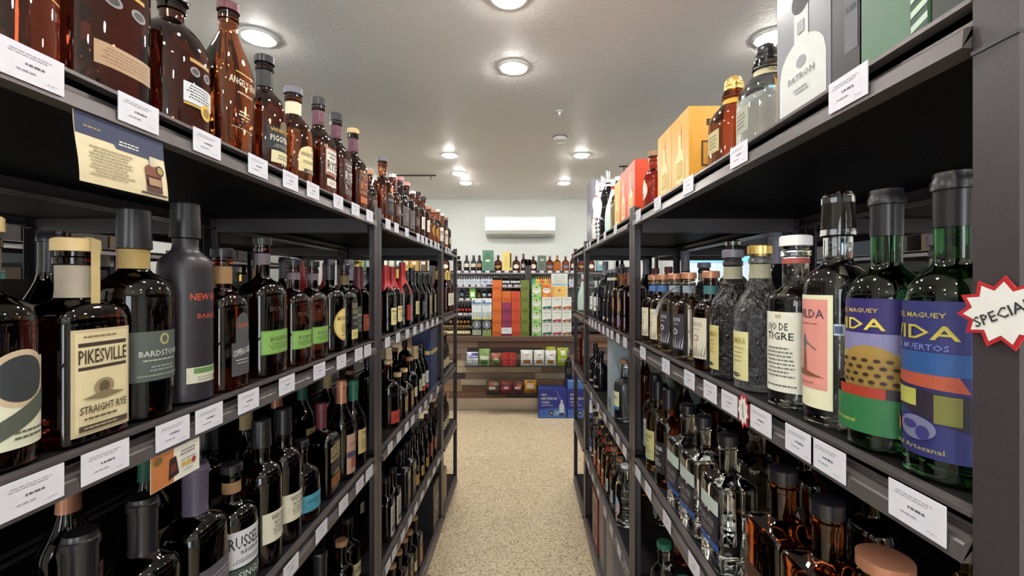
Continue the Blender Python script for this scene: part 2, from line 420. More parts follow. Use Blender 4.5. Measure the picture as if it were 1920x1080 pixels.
# ------------------------------------------------------------------ ceiling downlights
lens_m = pm('lamp_lens', (.9, .9, .9), .5, emis=(1, .965, .91, 1), es=LAMP)
ring_m = pm('lamp_trim', (.8, .8, .78), .4)
LP = [(-.056, 2.345), (-.062, 1.765), (-.06, .75), (-.06, -.3), (-.06, -1.5), (-.663, 3.93), (.507, 3.93), (-.677, 4.57),
      (-.66, 5.0), (.45, 5.0), (-1.235, 2.06), (1.15, 2.06), (-1.2, .9), (1.15, .9), (-1.2, -.3), (1.15, -.3), (-1.2, -1.5), (1.15, -1.5), (-2.3, 4.4), (2.3, 4.4), (-2.4, 2.0), (2.4, 2.0), (-1.75, 5.1), (1.6, 5.1), (-2.4, .5), (2.4, .5), (-2.4, -1), (2.4, -1), (-2.4, 3.2), (2.4, 3.2)]  # closing side-aisle lamps are added to bounce light onto the ceiling
LD = ['above the aisle just ahead of the camera', 'at the top edge of the photo above the aisle', 'overhead above the aisle', 'above the aisle behind the camera', 'above the aisle farthest behind the camera',
      'left of the aisle in the left trio', 'alone on the right above the far end', 'middle of the left trio near the back wall', 'close to the back wall, left of the white air conditioner', 'close to the back wall, right of the white air conditioner',
      'behind the bottle necks on the left top shelf', 'over the right racks, level with the middle rack', 'over the left near rack', 'over the right near rack', 'left of the camera', 'right of the camera', 'far behind left', 'far behind right',
      'over the far left corner', 'over the far right corner', 'by the left wall', 'by the right wall', 'above the left end of the back counter', 'above the right end of the back counter', 'added in the left side aisle for ceiling bounce', 'added in the right side aisle for ceiling bounce', 'added rearmost in the left side aisle for ceiling bounce', 'added rearmost in the right side aisle for ceiling bounce', 'added midway in the left side aisle for ceiling bounce', 'added midway in the right side aisle for ceiling bounce']
first = None
for (x, y), d in zip(LP, LD):
    lb = 'round white recessed downlight ' + d
    if first is None:
        t = empty('recessed_downlight', (x, y, CEIL)); mb = MB()
        mb.lathe([(-.0006, .060), (-.007, .061), (-.009, .070), (-.006, .082), (-.0006, .084)], ring_m, 32, caps=False); mb.build('trim_ring', t)
        mb = MB(); mb.lathe([(-.0205, .004), (-.0200, .020), (-.0183, .038), (-.0147, .0505), (-.0100, .0585), (-.006, .0602)], lens_m, 32); mb.build('lamp_lens', t)
        first = tag(t, lb, 'ceiling light', 'recessed ceiling downlights')
    else: copy_tree(first, (x, y, CEIL), 0, lb)

# ------------------------------------------------------------------ shelving racks
XO = {-1: -.524, 1: .386}; DEP = .60
LV = [1.797, 1.352, .943, .505, .072]       # deck heights, top shelf first
YS = [(.345, 1.585), (1.59, 2.835), (2.84, 3.455)]
SHN = ['top shelf', 'second shelf', 'third shelf', 'fourth shelf', 'bottom shelf']
def rack(name, label, s, xo, y0, y1, levels, top, group, dep=DEP, boards=True):
    """steel rack whose long open side faces the aisle; s = +1 extends to +x"""
    root = empty(name, (xo, y0, 0)); tag(root, label, 'shelving rack', group)
    X = lambda t: s * t; L = y1 - y0
    for ti, t0 in ((0, 0), (1, dep)):
        for yi, ya in ((0, 0), (1, L)):
            mb = MB(); d = 1 if ti == 0 else -1; e = 1 if yi == 0 else -1
            za = 0
            for zb in (.956, 1.748, top) if top > 1.75 else (.956, top):
                mb.box(X(t0), X(t0 + d * .0025), ya, ya + e * .036, za + .001, zb - .001, steel)
                mb.box(X(t0 + d * .0025), X(t0 + d * .030), ya, ya + e * .0025, za + .001, zb - .001, steel)
                if zb < top: mb.box(X(t0 - d * .0012), X(t0 + d * .031), ya - e * .0004, ya + e * .0365, zb - .0015, zb + .0015, CAPM['black'])
                za = zb
            mb.box(X(t0 + d * .003), X(t0 + d * .031), ya + e * .003, ya + e * .036, 0, .006, CAPM['black'])
            mb.build('post', root)
    for z in levels:
        mb = MB(); mb.box(X(.010), X(dep - .010), .004, L - .004, z - .014, z, board); mb.build('shelf_board', root)
        # front beam profile (t outward negative), run along y between the posts
        pr = [(.014, z + .001), (-.001, z + .001), (-.001, z - .0035), (.010, z - .006), (.010, z - .021), (-.0055, z - .0255), (-.007, z - .0275), (-.0085, z - .043), (.016, z - .043), (.016, z - .040), (.000, z - .037), (.014, z - .014)]
        ya, yb = .037, L - .037
        for nm, f in (('front_beam', lambda t: t), ('back_beam', lambda t: dep - t)):
            mb = MB(); n = len(pr); vs = [(X(f(t)), ya, zz) for t, zz in pr] + [(X(f(t)), yb, zz) for t, zz in pr]
            mb.add(vs, [(i, (i + 1) % n, n + (i + 1) % n, n + i) for i in range(n)] + [tuple(range(n - 1, -1, -1)), tuple(range(n, 2 * n))], sheen_beam_m)
            mb.build(nm, root)
        for yy in (0.0028, L - .0168):
            mb = MB(); mb.box(X(.032), X(dep - .032), yy, yy + .014, z - .062, z - .0145, steel); mb.build('side_beam', root)
    return root
POS = ['near', 'middle', 'far']
for s in (-1, 1):
    sd = 'left' if s < 0 else 'right'
    for i, (a, b) in enumerate(YS):
        d = ['tall black steel rack nearest the camera on the %s side', 'black steel rack in the middle of the %s row', 'short narrow black steel rack at the far end of the %s row'][i] % sd
        rack('steel_shelving_rack', d, s, XO[s], a, b, LV, 1.827, 'black racks lining the aisle')

# ------------------------------------------------------------------ price tags clipped to the shelf edges
tw = paper('cfced9', .35); tg = paper('8a8792')
def tag_mesh(wd, hg, seed):
    mb = MB(); mb.box(-wd / 2, wd / 2, -.0005, .0005, -hg, 0, tw)
    sf = flat(0, -.0005, 0); k = wd / .062
    r = random.Random(seed)
    art(mb, [('l', -.3 * k, -.9, 4.2 * k, .55, 2, '9a97a2'), ('l', .2 * k, -1.85, 2.0 * k, .5, 1, '55525c'), ('l', -.6 * k, -2.6, 2.4 * k, .35, 1, '8f8c98'), ('l', 1.9 * k, -3.1, 1.3 * k, .2, 1, '9a97a2')], sf, base=.0001)
    o = mb.build('price_tag'); me = o.data; D.objects.remove(o); return me
TM = {}
NT = {}
def price_tag(s, lvl, y, wd=.062, xo=None, z=None, rz=None, words=None, hg=.037):
    k = (wd, hg)
    if k not in TM: TM[k] = tag_mesh(wd, hg, 1)
    o = D.objects.new('price_tag', TM[k]); C.objects.link(o)
    if rz is None:
        xx = XO[s] - s * .0095; o.rotation_euler = (0, 0, -s * PI / 2)
        o.rotation_euler[0] = 0
        o.location = (xx, y, LV[lvl] - .001)
        bay = 0 if y < 1.585 else 1 if y < 2.84 else 2
        key = (s, lvl, bay); NT[key] = NT.get(key, 0) + 1
        lab = 'white price tag, %s from the near end, %s of the %s %s rack' % (ORD[NT[key]], SHN[lvl], 'left' if s < 0 else 'right', POS[bay])
    else:
        o.rotation_euler = (0, 0, rz); o.location = (xo, y, z); lab = words
    tag(o, lab, 'price tag', 'price tags on the shelf edges')
    return o
def T(s, lvl, pxs, wide={}):
    X = abs(XO[s])
    for p in sorted(pxs, key=lambda p: -abs(p - 983)):
        y = X * F / abs(983 - p)
        if any(abs(y - q) < .065 for q in (.34, 1.5875, 2.8375)):
            q = min((.34, 1.5875, 2.8375), key=lambda q: abs(y - q)); y = q + (.068 if y > q else -.068)
        price_tag(s, lvl, y, wide.get(p, .062 if y < 1.6 else .058))
T(-1, 0, [45, 248, 378, 475, 537, 580, 628, 661, 688, 723, 739, 759, 780.6, 788.7, 796.4, 805.2, 813.4, 819.2, 834, 839, 843])
T(-1, 1, [45, 185, 313, 382, 457, 530, 592, 634, 667, 684, 722, 742, 760, 774, 787, 798, 808, 817])
T(-1, 2, [460, 538, 596, 638, 669, 687, 727, 743.6, 758.6, 770, 784, 794.8, 805, 817.7])
T(-1, 3, [560, 610, 650, 680, 723, 735, 751, 765, 776, 787.7, 800, 810.6, 819])
T(1, 0, [1604, 1395, 1298, 1239, 1202, 1158, 1137.8, 1125, 1109.3, 1104.3])
T(1, 1, [1735, 1566, 1511, 1437, 1377, 1340, 1300, 1255, 1211, 1177, 1162.8, 1151.3, 1143.3, 1135, 1127, 1120, 1114, 1108.5])
T(1, 2, [1400, 1309, 1257, 1221, 1201.7, 1175.7, 1162.8, 1150.7, 1137.8, 1124.8, 1112])
T(1, 3, [1420, 1340, 1290, 1240, 1215, 1165, 1150, 1138, 1125, 1115, 1106])
# ------------------------------------------------------------------ bottle kinds
CR = 'd9cdab'
# left top shelf
S('gold_band', 'amber bottle with faint gold lettering', 'tall', 30, 4.3, gl='whiskey', cap=('cork', 'wood'), lab=[[('r', 0, 9.5, 7, .35, 'b8903a'), ('t', 0, 12.5, 1.2, 'BOURBON', 'c8a85a', 5.4), ('r', 0, 7.6, 5, .2, 'b8903a')]])
S('decanter_tan', 'large decanter with torn tan paper label', 'bourbon', 31, 6.2, 5.0, n=2.6, gl='deep', rn=.017, cap=('crystal', 'silver'), lab=[[('r', 0, 5.0, 8.2, 3.0, 'a98a6c'), ('l', 0, 5.0, 7, 2.2, 5, '8b6d52')], [('e', -2, 12.4, 2.4, 1.6, '7c7a7c'), ('e', -2, 12.4, 1.6, 1.0, '3a3234')], [('e', 1.6, 12.4, 2.4, 1.6, '7c7a7c'), ('e', 1.6, 12.4, 1.6, 1.0, '3a3234')], [('r', 0, 14.6, 5.2, .5, 'b08a3c')]], name='whiskey_decanter')
S('decanter_seal', 'dark decanter with striped white label and gold seal', 'squat', 27, 5.6, 4.8, n=2.3, gl='deep', rn=.017, cap=('crystal', 'black'), lab=[[('r', 0, 6.2, 6.4, 3.2, 'c9ccd0'), ('l', 0, 6.4, 5.6, 2.4, 5, '3a3a40'), ('r', -.4, 4.3, 5.6, .35, 'b8983c'), ('e', 1.2, 4.0, 2.7, 2.7, 'c9a63e'), ('e', 1.2, 4.0, 1.6, 1.6, '8a6a20')], [('r', 0, 11.6, 4.4, .6, 'a08040')], [('e', -1.2, 9.9, 1.9, 1.5, '7c7a7c'), ('e', -1.2, 9.9, 1.2, .9, '3a3234')], [('e', 1.5, 9.9, 1.9, 1.5, '7c7a7c'), ('e', 1.5, 9.9, 1.2, .9, '3a3234')]], name='whiskey_decanter')
S('winged', 'tapered amber bottle with pale printed lettering', 'wing', 29.5, 5.0, 3.6, n=2.6, gl='amber', rn=.0155, cap=('cork', 'maroon'), lab=[[('t', 0, 13.6, 1.25, "ANGEL'S ENVY", 'cfc7a8', 7.6), ('r', 0, 15.4, 5, .25, 'b8903a'), ('l', 0, 11.6, 5, .8, 1, 'b8ab88')], [('l', 0, 7.2, 3.2, 2.6, 4, 'cfc7a8'), ('r', 0, 5.0, 6, .12, 'b8ab88')]], name='whiskey_bottle')
S('piggy', 'dark bottle with black label and cream foot', 'round', 26, 4.3, gl='whiskey', rn=.016, cap=('cork', 'black'), neck=[(19.0, 23, '25252a')], lab=[[('r', 0, 7.2, 8.2, 5.0, '1e2024'), ('a', .4, 10.2, 3.2, 2.4, '5c5438'), ('t', 0, 9.0, .75, 'WHISTLEPIG', 'c89a30', 6.8), ('t', 0, 7.2, 1.25, 'PIGGYBACK', 'cfcfc0', 6.8), ('l', 0, 5.6, 5.6, .9, 2, '9a9a90'), ('r', .2, 3.2, 6.8, 2.6, 'd0c8a0'), ('l', .2, 3.2, 4.6, 1.2, 2, '5a5440')]], name='whiskey_bottle')
S('whistle', 'amber bottle with arched cream label', 'round', 24.5, 4.4, gl='amber', rn=.0175, cap=('cork', 'grey'), neck=[(17.6, 20.6, 'd8cdb0')], lab=[[('a', 0, 6.4, 7.2, 6.6, 'd8c898'), ('t', 0, 7.4, 1.0, 'WHISTLEPIG', '3c3a30', 6.2), ('e', .8, 9.0, 1.2, .9, '8a8a60'), ('l', 0, 5.6, 5.2, .9, 2, '6a6450'), ('r', .6, 3.3, 5.8, 1.1, '4a4436'), ('l', .6, 3.3, 4.6, .7, 2, 'c8bc90')]], name='whiskey_bottle')
def rye(k, bg, fr, fg, low, capx=('screw', 'black'), d=''):
    S(k, d, 'rye', 27.5, 4.0, 4.0, n=4, gl='whiskey', rn=.0155, cap=capx, neck=[(19.6, 24.8, '5a3040', [('t', 0, 22, 3.0, 'XXXXX', '8a6070', 3.8)])],
      lab=[[('r', 0, 9.2, 6.2, 7.6, fr), ('r', 0, 9.3, 5.6, 6.2, bg), ('t', 0, 11.5, .8, 'SAGAMORE', fg, 4.8), ('t', 0, 10.4, .6, 'SPIRIT', fg, 3.4), ('t', 0, 8.2, 2.6, 'RYE', fg, 5.0), ('l', 0, 6.2, 4.6, .4, 1, fg)], [('r', 0, 3.4, 5.2, 2.0, low), ('l', 0, 3.4, 3.6, 1.0, 2, '8a5a50')]], name='whiskey_bottle')
rye('rye_white', 'd8d4c8', 'a06a58', '3a2e30', 'd2cdc0', d='whiskey with white RYE label, patterned neck')
rye('rye_black', '2e2224', '4a3438', 'c8c4ba', '4a4444', d='whiskey with black RYE label, patterned neck')
rye('rye_orange', '3a2a28', '8a5a30', 'd2703a', 'b8602c', ('cork', 'tan'), d='whiskey with orange RYE label, patterned neck')
S('short_dark', 'small dark bottle with slanted brown label', 'round', 19, 3.4, gl='whiskey', cap=('cork', 'copper'), lab=[[('r', 0, 6, 5.4, 4.5, '3c2c2c'), ('l', 0, 6, 4.4, 3, 4, 'a08a80')]], name='whiskey_bottle')
S('orange_tall', 'tall orange whiskey bottle with black label', 'round', 27, 4.3, gl='amber', rn=.0165, cap=('cork', 'grey'), lab=[[('r', 0, 7, 7.0, 8, '2a2426'), ('t', 0, 9.4, .9, 'RESERVE', '9a8e80', 5), ('l', 0, 6.2, 5.2, 3, 4, '7a6c64')], [('r', 0, 13.6, 3, 1.6, 'd06a2a')]], name='whiskey_bottle')
S('bag_bottle', 'dark bottle in a wrinkled grey sleeve', 'bourbon', 25, 4.0, gl='dark', cap=('cork', 'pink'), lab=[[('r', 0, 6.5, 7.5, 9, '5a5254'), ('l', 0, 6, 5, 4, 4, '8a8082')]], name='whiskey_bottle')
S('white_tag', 'dark bottle with small white label', 'bourbon', 25, 3.9, gl='whiskey', cap=('cork', 'black'), lab=[[('r', 0, 8, 5.4, 6.6, 'd4cfc6'), ('l', 0, 8.2, 4.0, 4.6, 5, '8a7a80')]], name='whiskey_bottle')
S('oval_gold', 'whiskey bottle with round gold label', 'round', 22, 4.0, gl='amber', cap=('cork', 'copper'), lab=[[('e', 0, 7.5, 6, 6.6, 'c8a040'), ('e', 0, 7.5, 4.2, 4.8, '7a3a28'), ('l', 0, 7.5, 3, 1.6, 3, 'd8c080')]], name='whiskey_bottle')
S('white_script', 'pale bottle with large white scribbled label', 'round', 25, 4.2, gl='amber', cap=('cork', 'silver'), lab=[[('r', 0, 8, 7.4, 9.5, 'dcdad2'), ('e', .4, 9.5, 3.6, 3.4, '5a5a58'), ('e', .4, 9.5, 2.6, 2.4, 'dcdad2'), ('p', [(-1, 5.5), (1.6, 8), (1, 5)], '4a4a4a'), ('l', 0, 5, 4.6, 1.2, 2, '6a6a68')]], name='whiskey_bottle')
S('silver_cap', 'small dark bottle with silver stopper', 'bourbon', 23, 3.6, gl='whiskey', cap=('cork', 'silver'), lab=[[('r', 0, 7, 5.5, 5, '4a3430'), ('l', 0, 7, 4.2, 3, 4, 'b0a090')]], name='whiskey_bottle')
# left second shelf
S('ring_label', 'dark bottle with grey ring on cream label', 'bourbon', 27, 4.4, gl='dark', cap=('cork', 'tan'), neck=[(21, 24.5, '6a5648')], lab=[[('r', 0, 7, 7.4, 9.5, 'c9c8b2'), ('e', 0, 9.6, 6.2, 6.2, 'b5a288'), ('e', 0, 9.6, 5.0, 5.0, '2f3336'), ('p', [(-3.6, 4.4), (3.6, 8.6), (3.6, 6.2), (-3.6, 2.4)], '4c5148'), ('l', .8, 3.6, 4, 1.2, 2, '5a5a50')]], name='whiskey_bottle')
S('straight_rye', 'black flat bottle with ornate cream label', 'bourbon', 25.5, 4.6, 3.6, n=5, gl='dark', rn=.019, cap=('cork', 'tan'), strip=(16.5, 'b5a070'), neck=[(18.0, 22.5, '9a9080')],
  lab=[[('r', 0, 7.6, 7.6, 13.0, 'b5a585'), ('r', 0, 7.6, 6.8, 12.2, 'cbbd97'), ('r', 0, 12.2, 6.2, .5, '3a3028'), ('r', 0, 9.3, 6.2, .4, '3a3028'), ('t', 0, 10.75, 1.7, 'PIKESVILLE', '3a3028', 6.2), ('l', 0, 13.2, 5.2, .5, 1, '7a6a50'), ('e', 0, 6.7, 2.6, 2.2, '8a7c5e'), ('e', 0, 6.7, 1.4, 1.5, '5a4c38'), ('p', [(-2.8, 5.6), (0, 6.2), (2.8, 5.6), (0, 5.2)], '7a6a50'), ('t', 0, 4.2, .95, 'STRAIGHT RYE', '4a3e30', 6.0), ('l', 0, 3.1, 5.2, .6, 1, '5a4c38'), ('r', 0, 2.0, 6.2, .7, '4a3e30'), ('l', 0, 2.0, 5.2, .35, 1, 'b5a585')]], name='whiskey_bottle')
S('grey_label', 'tall black bottle with wide grey-green label', 'bourbon', 31, 4.7, gl='dark', rn=.0178, cap=('tallcap', 'black'), neck=[(21.6, 25.5, 'a08650')], lab=[[('r', 0, 9.2, 9.6, 7.2, '4a524e'), ('e', 0, 11.6, 1.5, 1.7, 'a09a6a'), ('e', 0, 11.6, .9, 1.1, '4a524e'), ('t', 0, 9.6, .8, 'BARDSTOWN', 'b5b8b0', 6.6), ('l', 0, 8.6, 6, .4, 1, 'b5b8b0'), ('l', 0, 7.4, 4.6, 1.0, 2, '8a908a'), ('r', 0, 6.4, 7, .14, '8a908a')]], name='whiskey_bottle')
S('new_riff', 'matte black bottle with long neck, green-white band', 'tall', 33.5, 3.9, gl='matte', rn=.0185, cap=('tallcap', 'black'), lab=[[('r', 0, 4.6, 6.6, 2.6, 'bdbba8'), ('r', .2, 5.3, 5.0, .9, '587a48'), ('l', -.2, 4.0, 4, .9, 2, '8a8a80'), ('p', [(1.2, 3.7), (2.2, 4.5), (2.6, 4.4), (2.0, 3.7)], '222222')], [('t', 0, 17.6, 1.1, 'NEW RIFF', 'b04a30', 5.6)], [('t', .4, 14.4, .8, 'BARREL', 'a04430', 4.4)]], name='whiskey_bottle')
S('orange_grey', 'copper-red bottle with grey keyhole-shaped label', 'bourbon', 26.5, 4.4, 3.6, n=3, gl='red', rn=.0155, cap=('cork', 'black'), neck=[(19.8, 23.6, '8a6a48')], lab=[[('r', .4, 5.6, 5.4, 6.2, '45454a'), ('a', .6, 11.0, 4.0, 6.0, '45454a'), ('e', .6, 11.6, 4.0, 5.4, '45454a'), ('t', .6, 12.0, .9, 'Spirits', 'b0522a', 2.8), ('t', .4, 7.0, 1.15, 'COPPER & CASK', 'c8c8c8', 5.0, .12), ('r', .4, 5.4, 3.8, .16, 'b8b8b8'), ('r', .4, 4.8, 3.0, .12, 'b8b8b8')]], name='whiskey_bottle')
def bul(k, H, a, d):
    S(k, d, 'bourbon', H, a, a * .78, n=2.6, gl='dark' if H > 28 else 'whiskey', rn=.015, cap=('cork', 'black'), neck=[(H * .80, H * .88, '5a5058')], lab=[[('r', 0, H * .24, a * 2.05, H * .17, '5f8a45'), ('r', 0, H * .24, a * 1.95, H * .15, '78a052'), ('t', 0, H * .262, H * .028, 'BULLEIT RYE', '3a4a30', a * 1.35), ('l', 0, H * .21, a * 1.5, H * .05, 3, '4a6a38')], [('t', 0, H * .48, H * .035, 'BULLEIT', '3a2e2e', a * 1.4)]], name='whiskey_bottle')
bul('bul_big', 30, 5.4, 'large dark whiskey with green band label'); bul('bul', 26, 4.5, 'dark whiskey with green band label')
S('michter', 'dark bottle with round yellow label', 'bourbon', 27, 4.3, gl='dark', cap=('capsule', 'black', 21), lab=[[('e', 0, 7.8, 7.8, 9.6, 'b59a50'), ('e', 0, 7.8, 6.8, 8.6, 'cdb878'), ('t', 0, 9.6, 1.1, 'MICHTERS', '6a4a20', 5.6), ('e', 0, 6.6, 3, 3, 'a58c50'), ('l', 0, 4.6, 3, .6, 1, '6a4a20')]], name='whiskey_bottle')
S('craig', 'dark bottle with tall black and cream label', 'bourbon', 26, 4.2, 3.6, n=3, gl='dark', cap=('cork', 'black'), neck=[(19.5, 22.5, '5a4c30')], lab=[[('r', 0, 9.4, 4.8, 10.5, '1e1b1c'), ('t', 0, 13.0, 1.5, 'ELIJAH', 'a59878', 3.9), ('t', 0, 11.0, 1.5, 'CRAIG', 'a59878', 3.9), ('t', 0, 9.2, .9, 'Small Batch', 'b0a890', 3.6), ('l', 0, 7.2, 3.4, .8, 2, '9a907a'), ('r', 0, 3.9, 4.8, 3.0, 'c8b878'), ('l', 0, 3.9, 3.6, 1.2, 2, '8a7a4a')]], name='whiskey_bottle')
S('forester', 'dark bottle with grey-green label and grey neck', 'bourbon', 28, 4.1, gl='dark', cap=('capsule', 'grey', 21), lab=[[('r', 0, 7.8, 6.4, 8.6, '4a5648'), ('t', 0, 9.4, 1.1, 'Forester', 'c8c8b8', 5.2), ('l', 0, 7.2, 3.6, .4, 1, 'a0a494'), ('l', 0, 5.4, 2.6, 1.0, 2, 'a0a494')]], name='whiskey_bottle')
S('red_dark', 'dark bottle with copper-red label', 'bourbon', 26, 4.0, gl='dark', cap=('wax', 'maroon', 18), lab=[[('r', 0, 6, 6.0, 6.0, '9a4a38'), ('l', 0, 6, 4, 3, 4, 'd0a080')]], name='whiskey_bottle')
S('maker', 'red-waxed bottle with cream label', 'slope', 27.5, 4.2, n=2.6, gl='dark', rn=.0135, cap=('wax', 'red', 17.5), lab=[[('r', 0, 6.4, 6.2, 7.0, 'd6c690'), ('t', 0, 8.6, .9, "Maker's Mark", '5a3420', 5.2), ('l', 0, 6, 4.2, 2.6, 3, '7a6a48')]], name='whiskey_bottle')
S('maker_red', 'red-waxed bottle with red label', 'slope', 30, 4.2, n=2.6, gl='dark', rn=.0135, cap=('wax', 'red', 16), lab=[[('r', 0, 6.4, 7.0, 7.2, '8f2428'), ('e', .6, 8.0, 1.2, 2.0, 'c89050'), ('t', 0, 6.2, .8, 'CASK', 'c8a050', 3.2), ('l', 0, 4.4, 4.2, .8, 2, 'c07060')]], name='whiskey_bottle')
S('cream_flask', 'slim dark bottle with cream label, black neck', 'slope', 28, 3.8, gl='dark', cap=('capsule', 'black', 18.5), lab=[[('r', 0, 7.8, 5.8, 6.6, 'b5a878'), ('l', 0, 8, 4, 4.4, 5, '5a5038')]], name='whiskey_bottle')
S('grey_slim', 'slim dark bottle with charcoal label, black neck', 'slope', 26, 3.8, gl='dark', cap=('capsule', 'black', 17.5), lab=[[('r', 0, 7, 5.8, 7.6, '3c3a3c'), ('t', 0, 9, .9, 'STRAIGHT', 'a8a498', 4.6), ('l', 0, 6, 4, 3, 4, '8a8680')]], name='whiskey_bottle')
S('strip_yellow', 'dark bottle with tall narrow yellow label', 'slope', 26, 3.8, n=4, gl='dark', cap=('capsule', 'black', 18), lab=[[('r', 0, 8, 3.4, 10.5, 'b8a058'), ('t', 0, 8, 1.3, 'BOURBON', '4a3c20', 7.4, PI / 2)]], name='whiskey_bottle')
S('gold_neck', 'bottle with gold capsule and cream sketch label', 'slope', 30, 4.0, gl='whiskey', cap=('capsule', 'gold', 19), lab=[[('r', 0, 8.6, 7.6, 9, 'd8d2bc'), ('t', 0, 9.6, 1.2, 'La Belle', '5a5648', 5, .2), ('l', 0, 6.8, 5, 2, 3, '8a8270')]], name='whiskey_bottle')
S('copper_cap', 'small dark bottle with pinkish foil neck', 'slope', 26, 3.6, gl='dark', cap=('capsule', 'pink', 20), lab=[[('r', 0, 7, 5.2, 5, 'a89a70'), ('l', 0, 7, 3.8, 3, 4, '5a5038')]], name='whiskey_bottle')
# left third shelf
S('purple_neck', 'wide dark bottle with purple-grey capsule', 'bourbon', 29, 5.2, 4.2, n=2.6, gl='dark', rn=.018, cap=('capsule', 'purple', 20.5), lab=[[('r', 0, 8, 8, 8, '4a4650'), ('l', 0, 8, 6, 5, 6, '8a8690')]], name='whiskey_bottle')
S('black_neck', 'dark bottle with ribbed black capsule', 'bourbon', 28, 4.6, gl='dark', rn=.017, cap=('capsule', 'black', 19.5), lab=[[('r', 0, 9, 7, 7, '2e2c2e'), ('r', 0, 13.2, 3, 2.4, '6a5238')]], name='whiskey_bottle')
S('brown_neck', 'dark bottle with brown-pink capsule', 'bourbon', 26, 4.8, gl='dark', rn=.02, cap=('capsule', 'copper', 18), lab=[[('r', 0, 8, 7, 7, '3a3236')]], name='whiskey_bottle')
S('russell', 'dark whiskey with big RUSSELL white label', 'bourbon', 25, 4.5, gl='dark', rn=.0155, cap=('cork', 'black'), neck=[(19.4, 22.2, '8a6a48')], lab=[[('r', 0, 9.5, 9.4, 7.0, 'b5b5ba'), ('t', 0, 10.8, 2.3, "RUSSELL'S", '26262a', 8.2), ('t', 0, 8.8, .7, 'RESERVE', '4a4a50', 4.2), ('l', 0, 7.2, 7.6, .9, 2, '5a5a60'), ('r', 0, 4.2, 9.0, 3.2, '34403c'), ('t', 0, 4.4, 1.4, 'SINGLE', 'a8b0a8', 5.0)]], name='whiskey_bottle')
S('widow', 'tall bottle with white WIDOW label', 'bourbon', 31, 4.1, gl='dark', rn=.0165, cap=('tallcap', 'black'), lab=[[('r', 0, 8.2, 8.6, 6.4, 'bfbba8'), ('t', .5, 10.2, 1.1, 'WIDOW JANE', '2a2824', 6.0), ('t', .5, 8.9, .7, 'BOURBON', '3a3834', 4.6), ('l', .5, 7.3, 5.4, 2.0, 4, '5a5850'), ('e', .5, 5.6, 1, .5, '9a9684')]], name='whiskey_bottle')
S('teal_squat', 'short squat dark bottle with teal label', 'squat', 20, 5.0, 4.4, gl='dark', rn=.014, cap=('cork', 'black'), lab=[[('r', -.6, 4.8, 8.6, 4.2, '3f8496'), ('e', 3.4, 5.2, 4.0, 4.6, '26283a'), ('e', 3.4, 5.6, 2.0, 2.4, 'a8b0b8'), ('t', -1.6, 5.2, .8, 'WHISKEY', '2a5868', 4.4)]], name='whiskey_bottle')
S('knob', 'square dark bottle with KNOB CREEK label', 'bourbon', 26, 4.6, 4.2, n=6, gl='dark', rn=.014, cap=('capsule', 'maroon', 19), lab=[[('r', 0, 12.0, 6.6, 4.2, '9a8a5e'), ('r', 0, 12.2, 6.0, 3.0, '2e2620'), ('t', 0, 12.4, 2.4, 'KNOB', 'bfb080', 5.2), ('l', 0, 10.4, 5, .5, 1, '4a4030'), ('r', 0, 8.0, 6.6, 2.4, '2a2426'), ('r', 0, 4.0, 6.2, 2.6, '8a5428'), ('l', 0, 4.0, 4.6, 1.0, 2, '5a3418')]], name='whiskey_bottle')
S('pink_bird', 'dark bottle with tall salmon label, bronze neck', 'slope', 30, 4.1, gl='dark', cap=('capsule', 'copper', 20.5), lab=[[('r', 0, 7.6, 6.2, 12.2, 'b08a78'), ('t', .4, 10.6, 1.0, 'RYE WHISKEY', '5a4048', 4.6), ('p', [(.8, 12.2), (1.6, 13.4), (1.9, 12.6), (1.2, 11.6)], '4a3a40'), ('r', 0, 7.4, 6.0, 1.8, '4c4458'), ('r', .2, 4.8, 3.6, 3.2, '96524a')]], name='whiskey_bottle')
S('tan_label', 'dark bottle with tan label, green cap', 'slope', 28, 4.1, gl='dark', cap=('capsule', 'green', 20.5), lab=[[('r', 0, 8.2, 6.6, 8.0, 'b5a070'), ('t', .3, 10.8, .9, 'TENNESSEE', '6a5430', 4.6), ('l', 0, 7.2, 4.6, 3.4, 4, '7a6840')]], name='whiskey_bottle')
S('red_foot', 'big dark bottle with bright red lower label', 'bourbon', 28, 4.6, gl='dark', cap=('cork', 'tan'), lab=[[('r', 0, 4.4, 9, 5.2, 'a53a30'), ('l', 0, 4.4, 6, 2, 3, '6a201c')]], name='whiskey_bottle')
S('gold_square', 'squat dark bottle with square gold-brown label', 'squat', 20, 4.4, n=4, gl='dark', cap=('cork', 'tan'), lab=[[('r', 0, 6, 5.4, 7.2, '8a6a40'), ('r', 0, 6, 4.8, 6.4, 'a5825a'), ('l', 0, 6, 3.6, 4, 5, '5a4424')]], name='whiskey_bottle')
S('cream_small', 'dark bottle with small cream label', 'bourbon', 24, 3.8, gl='dark', cap=('cork', 'wood'), lab=[[('r', 0, 7, 4.6, 4.6, 'c5bb9a'), ('l', 0, 7, 3.4, 2.6, 3, '5a5444')]], name='whiskey_bottle')
S('cream_neck', 'dark bottle with cream paper neck', 'slope', 28, 3.8, gl='dark', cap=('capsule', 'tan', 20), lab=[[('r', 0, 8, 5.4, 6, 'b0a88a'), ('l', 0, 8, 4, 4, 4, '5a5444')]], name='whiskey_bottle')
S('white_red', 'dark bottle with white label and red foot', 'slope', 28, 3.8, gl='dark', cap=('screw', 'black'), lab=[[('r', 0, 9, 5.6, 6.6, 'b8b8b0'), ('r', 0, 4.2, 5.6, 2, 'a03a30'), ('l', 0, 9, 4, 4, 5, '5a5a58')]], name='whiskey_bottle')
